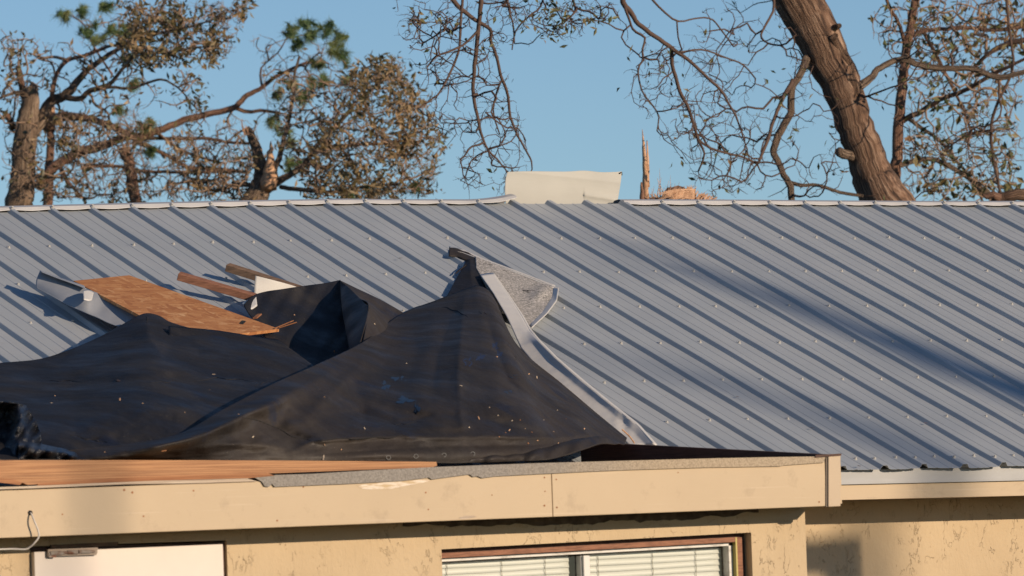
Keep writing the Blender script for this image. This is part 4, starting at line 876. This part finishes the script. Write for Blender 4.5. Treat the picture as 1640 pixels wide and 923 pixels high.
# --- the slender tree behind it
T2 = Tree('slender_tree', 'slender upright tree with dry olive and brown leaves, right of the leaning oak', 'tree', 46.0, (1434, 400))
T2.limb('trunk', [(1430,420,12),(1431,330,10.5),(1434,280,9),(1439,200,8.5),(1446,130,8),(1452,80,7.5),(1461,30,6.5),(1469,-20,6),(1475,-80,5)], m_redbark, (.1, .2), 12, .04)
T2.limb('limb', [(1450,62,5),(1475,50,4),(1505,47,3.6),(1545,45,3.2),(1600,48,3),(1660,40,2.5)], m_redbark, (.1, .7), 8)
T2.limb('limb', [(1443,195,4.5),(1475,178,4),(1510,158,3.8),(1545,145,3.5),(1590,120,3),(1650,90,2.5)], m_redbark, (.1, -.5), 8)
T2.limb('limb', [(1434,268,4.5),(1470,257,4),(1500,257,4),(1530,272,4),(1560,292,4),(1590,318,5)], m_greybark, (.1, .6), 8)
T2.limb('limb', [(1453,190,3.5),(1480,208,3.2),(1505,226,3),(1535,262,2.6),(1565,300,2.4),(1575,330,2)], m_greybark, (.1, .6), 6)
T2.limb('limb', [(1455,90,3.5),(1440,40,3.2),(1424,10,3),(1410,-30,2.6)], m_redbark, (.1, -.3), 6)
T2.limb('limb', [(1478,50,3.8),(1500,90,3),(1520,130,3),(1540,170,2.4),(1555,210,2)], m_redbark, (.3, .8), 6)
T2.limb('limb', [(1660,60,5),(1620,68,4),(1590,82,3.5),(1568,100,2.8),(1555,120,2)], m_twig, (-.6, -.4), 6)
T2.limb('limb', [(1610,-20,2.4),(1618,60,2.2),(1622,110,2.3),(1600,160,2.6),(1588,200,2.8),(1590,250,2.8),(1600,300,2.6),(1604,330,2.4)], m_twig, (-.9, -.7), 6)
T2.limb('limb', [(1596,208,1.8),(1560,212,1.8),(1530,228,1.5),(1500,256,1.2)], m_twig, (-.7, -.4), 5)
LPb = T2.grow([
    ([(1440,-20),(1645,-20),(1645,325),(1500,325),(1450,300)], 1250, .5, (-1.0, 1.3)),
    ([(1440,230),(1560,200),(1560,325),(1440,325)], 130, .6, (-.5, .8)),
    ([(1380,0),(1450,0),(1440,100),(1400,90)], 60, .3, (-.4, .5)),
], step=12, mat=m_twiglight, rmin=.5, jit=.24, rmax=2.6)
T2.leaves(LPb, m_leaf_oak, .065, .04, asp=.5)
o_ = Tree('fallen_limb', 'thick broken limb lying just above the ridge at lower right corner', 'tree limb', 42.0, (1640, 330))
o_.limb('limb', [(1584,330,5),(1600,318,8),(1622,313,9.5),(1650,312,11),(1720,318,13)], m_oakbark, (0, .1), 12, .04)
o_.limb('torn_end', [(1600,318,8),(1590,311,6),(1580,316,4),(1574,312,2)], m_redbark, (0, -.05), 8, .1)

# --- shattered stump in the middle
T3 = Tree('shattered_stump', 'pale shattered tree stump with torn upright splinters behind the ridge, right of the gap', 'tree stump', 40.5, (1085, 400))
T3.limb('trunk', [(1085,460,40),(1085,400,38),(1086,345,36),(1088,325,30)], m_redbark, (0, 0), 20, .04, grow=False)
T3.limb('upright_splinter', [(1035,335,6),(1034,300,5.5),(1033,270,4.6),(1031.5,240,3.2),(1030,222,1.8),(1028.5,207,.3)], m_raw, (0, 0), 6, .15, sub=7, grow=False)
T3.limb('dark_splinter', [(1029,335,4),(1028,310,3.2),(1027,292,1)], m_redbark, (-.05, -.05), 5, .15, sub=7, grow=False)
T3.limb('upright_splinter', [(1038,300,2.4),(1037,260,2),(1036,225,.8)], m_raw, (.03, .03), 5, .15, sub=7, grow=False)
b = MB()
for i in range(210):
    t_ = rng.uniform(0, 1); x0 = 1040 + 100 * t_; top_ = 324 - (6 + 22 * math.exp(-((x0 - 1098) / 22) ** 2) + 10 * rng.random() * math.exp(-((x0 - 1060) / 14) ** 2)); c_ = rng.uniform(-.18, .18)
    lx = (x0 - 1085) * .28 + rng.normal(0, 5); y0 = 334
    if x0 > 1112: top_ = 296 + (x0 - 1098) * .55 + rng.normal(0, 1.5)
    p0 = T3.w(x0 - lx * .5, y0, c_); p1 = T3.w(x0 + lx, max(top_, 292) + rng.uniform(0, 7), c_ + rng.normal(0, .02)); w_ = rng.uniform(1.6, 4.2) / T3.k
    b.tube([p0, p0 * .45 + p1 * .55 + rng.normal(0, .006, 3), p1], [w_, w_ * .8, w_ * .1], 4)
kid(b.build('torn_wood', m_raw), T3.root)
b = MB()
for i in range(46):
    x0 = rng.uniform(1040, 1085); c_ = rng.uniform(-.15, .1); h = rng.uniform(20, 60) * rng.random(); dx = rng.normal(2, 9)
    p0 = T3.w(x0, 332, c_); p1 = T3.w(x0 + dx, 322 - h, c_ + rng.normal(0, .05)); pm = T3.w(x0 + dx * .2, 326 - h * .5, c_)
    b.tube([p0, pm, p1], [1.2 / T3.k, .7 / T3.k, .15 / T3.k], 3)
for i in range(26):
    y0 = rng.uniform(308, 322); p0 = T3.w(1112, y0 - 4, -.2); p1 = T3.w(rng.uniform(1050, 1085), y0 + 2, -.25); b.tube([p0, (p0 + p1) / 2 + [0, 0, .012], p1], [.006, .005, .001], 3)
kid(b.build('wood_fibres', m_raw), T3.root)

# --- left group
G = 'storm broken trees behind the left part of the ridge'
TA_ = Tree('broken_oak', 'broken tan-barked oak at far left with torn top and leafy branch sweeping up right', 'tree', 50.0, (30, 400), G)
TA_.limb('trunk', [(20,430,27),(28,340,24),(34,300,21),(38,250,19),(42,210,18),(46,180,16),(50,155,13),(51,140,9)], m_greybark, (0, 0), 16, .03)
TA_.blades(50, 150, 12, 22, 16)
TA_.limb('broken_stub', [(44,168,6),(36,145,5.5),(32,125,5),(29,106,4.5)], m_redbark, (0, -.1), 8, .08)
TA_.limb('broken_stub', [(22,205,5),(14,190,4.5),(7,180,3.5)], m_redbark, (0, -.1), 8, .08)
TA_.limb('limb', [(50,215,12),(68,188,10),(80,165,8.5),(100,156,7.5),(113,145,7),(125,128,6),(142,110,5),(160,98,4.5),(180,84,4),(200,72,3.5),(225,50,3),(250,28,2.6),(270,-10,2)], m_greybark, (0, .3), 10)
TA_.limb('limb', [(105,156,5),(130,158,4.5),(145,145,4),(175,136,3.5),(190,118,3),(205,100,3),(222,82,2.6),(240,58,2.4),(270,50,2),(310,42,1.6),(345,30,1.2)], m_greybark, (0, -.4), 8)
TA_.limb('limb', [(222,84,2.2),(245,86,2),(275,84,1.7),(310,76,1.4),(350,75,1.2)], m_greybark, (-.2, -.4), 6)
TA_.limb('limb', [(82,160,4),(90,120,3.5),(108,98,3.2),(135,90,3),(165,78,2.6),(182,72,2.2)], m_redbark, (0, .5), 8)
TA_.limb('limb', [(65,192,4),(40,150,3),(15,152,2.6),(-10,162,2)], m_greybark, (0, -.5), 8)
TA_.limb('limb', [(140,148,3),(175,140,2.6),(210,142,2.4),(240,132,2),(262,128,1.8),(290,145,1.6),(310,170,1.4),(330,185,1.2)], m_greybark, (0, -.6), 6)
LP = TA_.grow([
    ([(200,0),(400,0),(400,20),(375,60),(370,95),(300,100),(230,110),(190,80)], 700, 2.2, (-.9, .7)),
    ([(280,100),(330,125),(335,190),(295,190),(270,150)], 90, 1.6, (-.8, -.2)),
    ([(0,40),(60,60),(75,140),(0,190)], 150, .9, (-.8, .6)),
    ([(60,60),(200,60),(260,160),(250,240),(90,240)], 330, .5, (-.7, .7)),
    ([(0,180),(220,180),(260,325),(0,325)], 800, .5, (-.9, .9)),
], step=10, mat=m_twiglight, rmin=.5, jit=.2, rmax=2.8)
TA_.leaves(LP, m_leaf_dry, .058, .035, asp=.42, bias=-.12)

TB = Tree('snapped_pine', 'snapped reddish pine whose long bare arms sweep right across the sky, left of the peak', 'tree', 52.0, (80, 400), G)
TB.limb('trunk', [(72,430,10),(76,330,8),(79,270,7),(81,220,6.5),(84,190,6),(83,172,5.5)], m_redbark, (.4, .4), 10, .06)
TB.blades(83, 176, 6, 14, 10, .4)
TB.limb('limb', [(74,205,9),(92,190,8),(115,185,7),(140,190,6),(170,200,5.5),(200,211,5),(222,222,4.5)], m_redbark, (.4, 0), 8)
TB.limb('limb', [(205,220,6),(230,217,6.5),(255,209,6),(285,196,5.6),(320,186,5.2),(350,180,5),(375,173,5),(388,160,4.4),(402,150,4),(420,140,3.6),(440,124,3.2),(460,114,2.8),(490,100,2.2)], m_redbark, (0, .2), 8)
TB.limb('limb', [(374,173,3.4),(395,179,3.2),(425,178,2.8),(450,182,2.2)], m_redbark, (.1, .3), 6)
TB.limb('limb', [(60,300,9),(80,275,8.5),(105,256,8),(130,244,7.5),(160,236,7),(190,224,6),(215,216,5.5)], m_redbark, (.2, 0), 8)
TB.limb('limb', [(215,224,3.8),(240,236,3.6),(270,250,3.4),(300,268,3.4),(340,271,3.2),(400,276,2.8)], m_redbark, (.1, .4), 8)
TB.limb('limb', [(225,222,3.2),(270,222,3),(330,222,2.8),(370,228,2.5),(410,230,2)], m_redbark, (.1, -.3), 6)
TB.limb('limb', [(250,213,2.8),(290,240,2.6),(320,252,2.4),(360,262,2)], m_redbark, (.1, -.3), 6)
TB.limb('limb', [(130,268,3),(180,266,2.8),(230,274,2.8),(300,276,2.6),(380,275,2.2)], m_redbark, (.3, .3), 6)
TB.limb('limb', [(96,268,3.6),(108,290,3.4),(120,305,3),(134,318,2.4)], m_redbark, (0, -.2), 6)
TB.limb('limb', [(420,140,2),(418,110,1.6),(445,85,1.3),(460,60,1.1)], m_twig, (.2, .4), 5)
TB.limb('limb', [(180,120,2),(150,75,1.6),(135,40,1.4),(108,22,1)], m_redbark, (.3, .5), 5)
LP = TB.grow([([(90,180),(420,190),(400,325),(60,325)], 900, .2, (-.6, .9))], step=11, mat=m_twiglight, rmin=.42, jit=.22, rmax=2.0)
LP += TB.grow([([(400,60),(520,40),(560,100),(520,180),(430,200)], 200, .1, (-.2, .8))], step=11, mat=m_twiglight, rmin=.42, jit=.22, rmax=2.0)
LP += TB.grow([([(100,10),(230,0),(210,120),(140,110)], 110, .1, (0, .8))], step=11, mat=m_twiglight, rmin=.42, jit=.22, rmax=2.0)
TB.leaves(LP, m_leaf_dry, .05, .04)
TB.tufts([(465,46,13),(490,40,14),(520,42,14),(542,58,14),(500,58,14),(530,82,14),(552,92,13),(478,72,12),(515,100,12),(468,132,13),(500,135,14),(482,155,12),(448,145,11),(440,195,12),(450,205,12),(466,232,12),(480,262,12),(462,262,12),(520,128,12),(552,128,10),(108,22,13),(133,20,13),(143,48,14),(158,62,13),(172,10,13),(180,48,13),(205,48,12),(215,60,10),(216,134,12),(236,203,12),(242,243,11),(232,198,9),(188,178,9),(196,178,9),(206,96,10)], m_needle)

TC = Tree('snapped_tree', 'short snapped trunk between the two left trees, splintered on top', 'tree stump', 51.0, (215, 400), G)
TC.limb('trunk', [(226,430,12),(219,340,10),(213,300,9.5),(207,265,9),(201,238,8.5)], m_redbark, (0, 0), 10, .06)
TC.blades(200, 242, 8, 16, 12)
TD = Tree('split_oak', 'split oak with two torn prongs and a wind-blown brown leafy crown, left of centre', 'tree', 49.0, (415, 400), G)
TD.limb('trunk', [(392,430,30),(404,345,25),(412,315,20),(418,295,15),(420,280,12),(417,262,10),(412,240,8.5),(404,220,7),(396,206,5.5)], m_greybark, (0, 0), 14, .06)
TD.blades(394, 212, 5, 26, 10, 0, -.35)
TD.limb('torn_prong', [(428,300,13),(430,275,11),(432,255,7),(434,238,4),(434,226,.5)], m_raw, (-.1, -.1), 8, .18, sub=6, grow=False)
TD.limb('limb', [(425,305,8),(445,290,6.5),(465,280,5),(485,265,4.4),(500,245,4),(515,225,3.5),(540,200,3),(560,180,2.5)], m_greybark, (0, .2), 8)
TD.limb('limb', [(435,285,6),(448,250,4.6),(455,220,4),(463,190,3.6),(470,150,3),(472,120,2.4),(480,90,2)], m_greybark, (0, .4), 8)
TD.limb('limb', [(500,245,3.6),(530,236,3.2),(570,232,3),(610,230,2.5),(650,225,2)], m_redbark, (.1, -.3), 8)
TD.limb('limb', [(450,300,4),(490,305,3.5),(530,308,3),(580,300,2.6),(640,295,2)], m_greybark, (0, -.4), 8)
TD.limb('limb', [(540,200,2.8),(570,165,2.6),(600,140,2.2),(625,110,1.8)], m_greybark, (.2, -.2), 6)
TD.limb('limb', [(410,300,4),(380,295,3.2),(350,305,2.6),(320,300,2)], m_greybark, (0, .4), 6)
LP = TD.grow([
    ([(520,150),(560,120),(585,100),(640,84),(650,100),(640,120),(668,135),(662,150),(690,165),(688,185),(700,200),(718,232),(700,245),(712,262),(704,290),(690,320),(490,322),(480,270)], 1500, 2.2, (-1.0, 1.0)),
    ([(430,100),(560,130),(520,260),(440,270)], 300, .5, (-.6, .8)),
    ([(270,200),(420,240),(410,325),(260,325)], 520, .6, (-.6, .8)),
], step=10, mat=m_twiglight, rmin=.5, jit=.2, rmax=2.6)
TD.leaves(LP, m_leaf_dry, .062, .04, asp=.34, bias=0.0, droop=-.1)
TD.tufts([(665,300,10),(560,312,9),(590,308,9)], m_needle)

# ------------------------------------------------------------------ things in front, outside the frame, whose shadows reach the house
def caster(px, py, L): 
    p = roofp(px, py); return p + np.array(SDIR) * L
def yard_pine(px, py, L, r, ytop, label, fn=roofp, top_pt=None):
    p = fn(px, py); t = p + np.array(SDIR) * L
    H = (fn(*ytop)[2] + L * SDIR[2]) if ytop else t[2] + 5
    T = thing('bare_pine', label, 'tree', (t[0], t[1], 0))
    zs = [-.1, H * .35, H * .7, H * .88, H]; rs = [r * 1.35, r * 1.1, r, r * .7, r * .18]
    v, f, uv = tube([(t[0] + .03 * math.sin(z), t[1], z) for z in zs], rs, 12, .03)
    kid(meshobj('trunk', v, f, m_redbark, None, True, uvs=uv), T)
    b = MB()
    for k in range(9):
        z = H * (.80 + .024 * k); a_ = rng.uniform(0, 6.28); q = np.array([t[0], t[1], z]); d = np.array([math.cos(a_), math.sin(a_), .45]) * rng.uniform(.5, 1.3)
        b.tube([q, q + d * .5 + [0, 0, .05], q + d], [.035, .022, .008], 5)
    kid(b.build('dead_branches', m_redbark), T)
yard_pine(1240, 480, 40, .30, (900, 362), 'tallest bare pine in the front yard, its soft shadow crossing the metal roof')
yard_pine(1200, 628, 48, .20, (960, 548), 'bare pine farthest out in the yard, casting the faint lower roof shadow')
yard_pine(166, 820, 34, .042, None, 'slim bare pine in front of the left part of the porch', fn=lambda x, y: atY(x, y, YP))
wp_ = atY(1362, 860, YM); c0 = wp_ + np.array(SDIR) * 10.5  # unseen post and box, added to cast the soft wall shadow
ub = thing('shadow_post', 'unseen post with a box on top, added to cast the soft shadow on the main wall', 'shadow caster', (c0[0] - .13, c0[1], 0))
MB().box(c0[0] - .17, c0[0], c0[1], c0[1] + .10, -.1, c0[2] - .02).build('post', m_greywood, ub, bevel=.004)
MB().box(c0[0] - .30, c0[0] + .001, c0[1] - .16, c0[1] - .001, c0[2] - .15, c0[2]).build('shadow_box', m_drip, ub, bevel=.01)
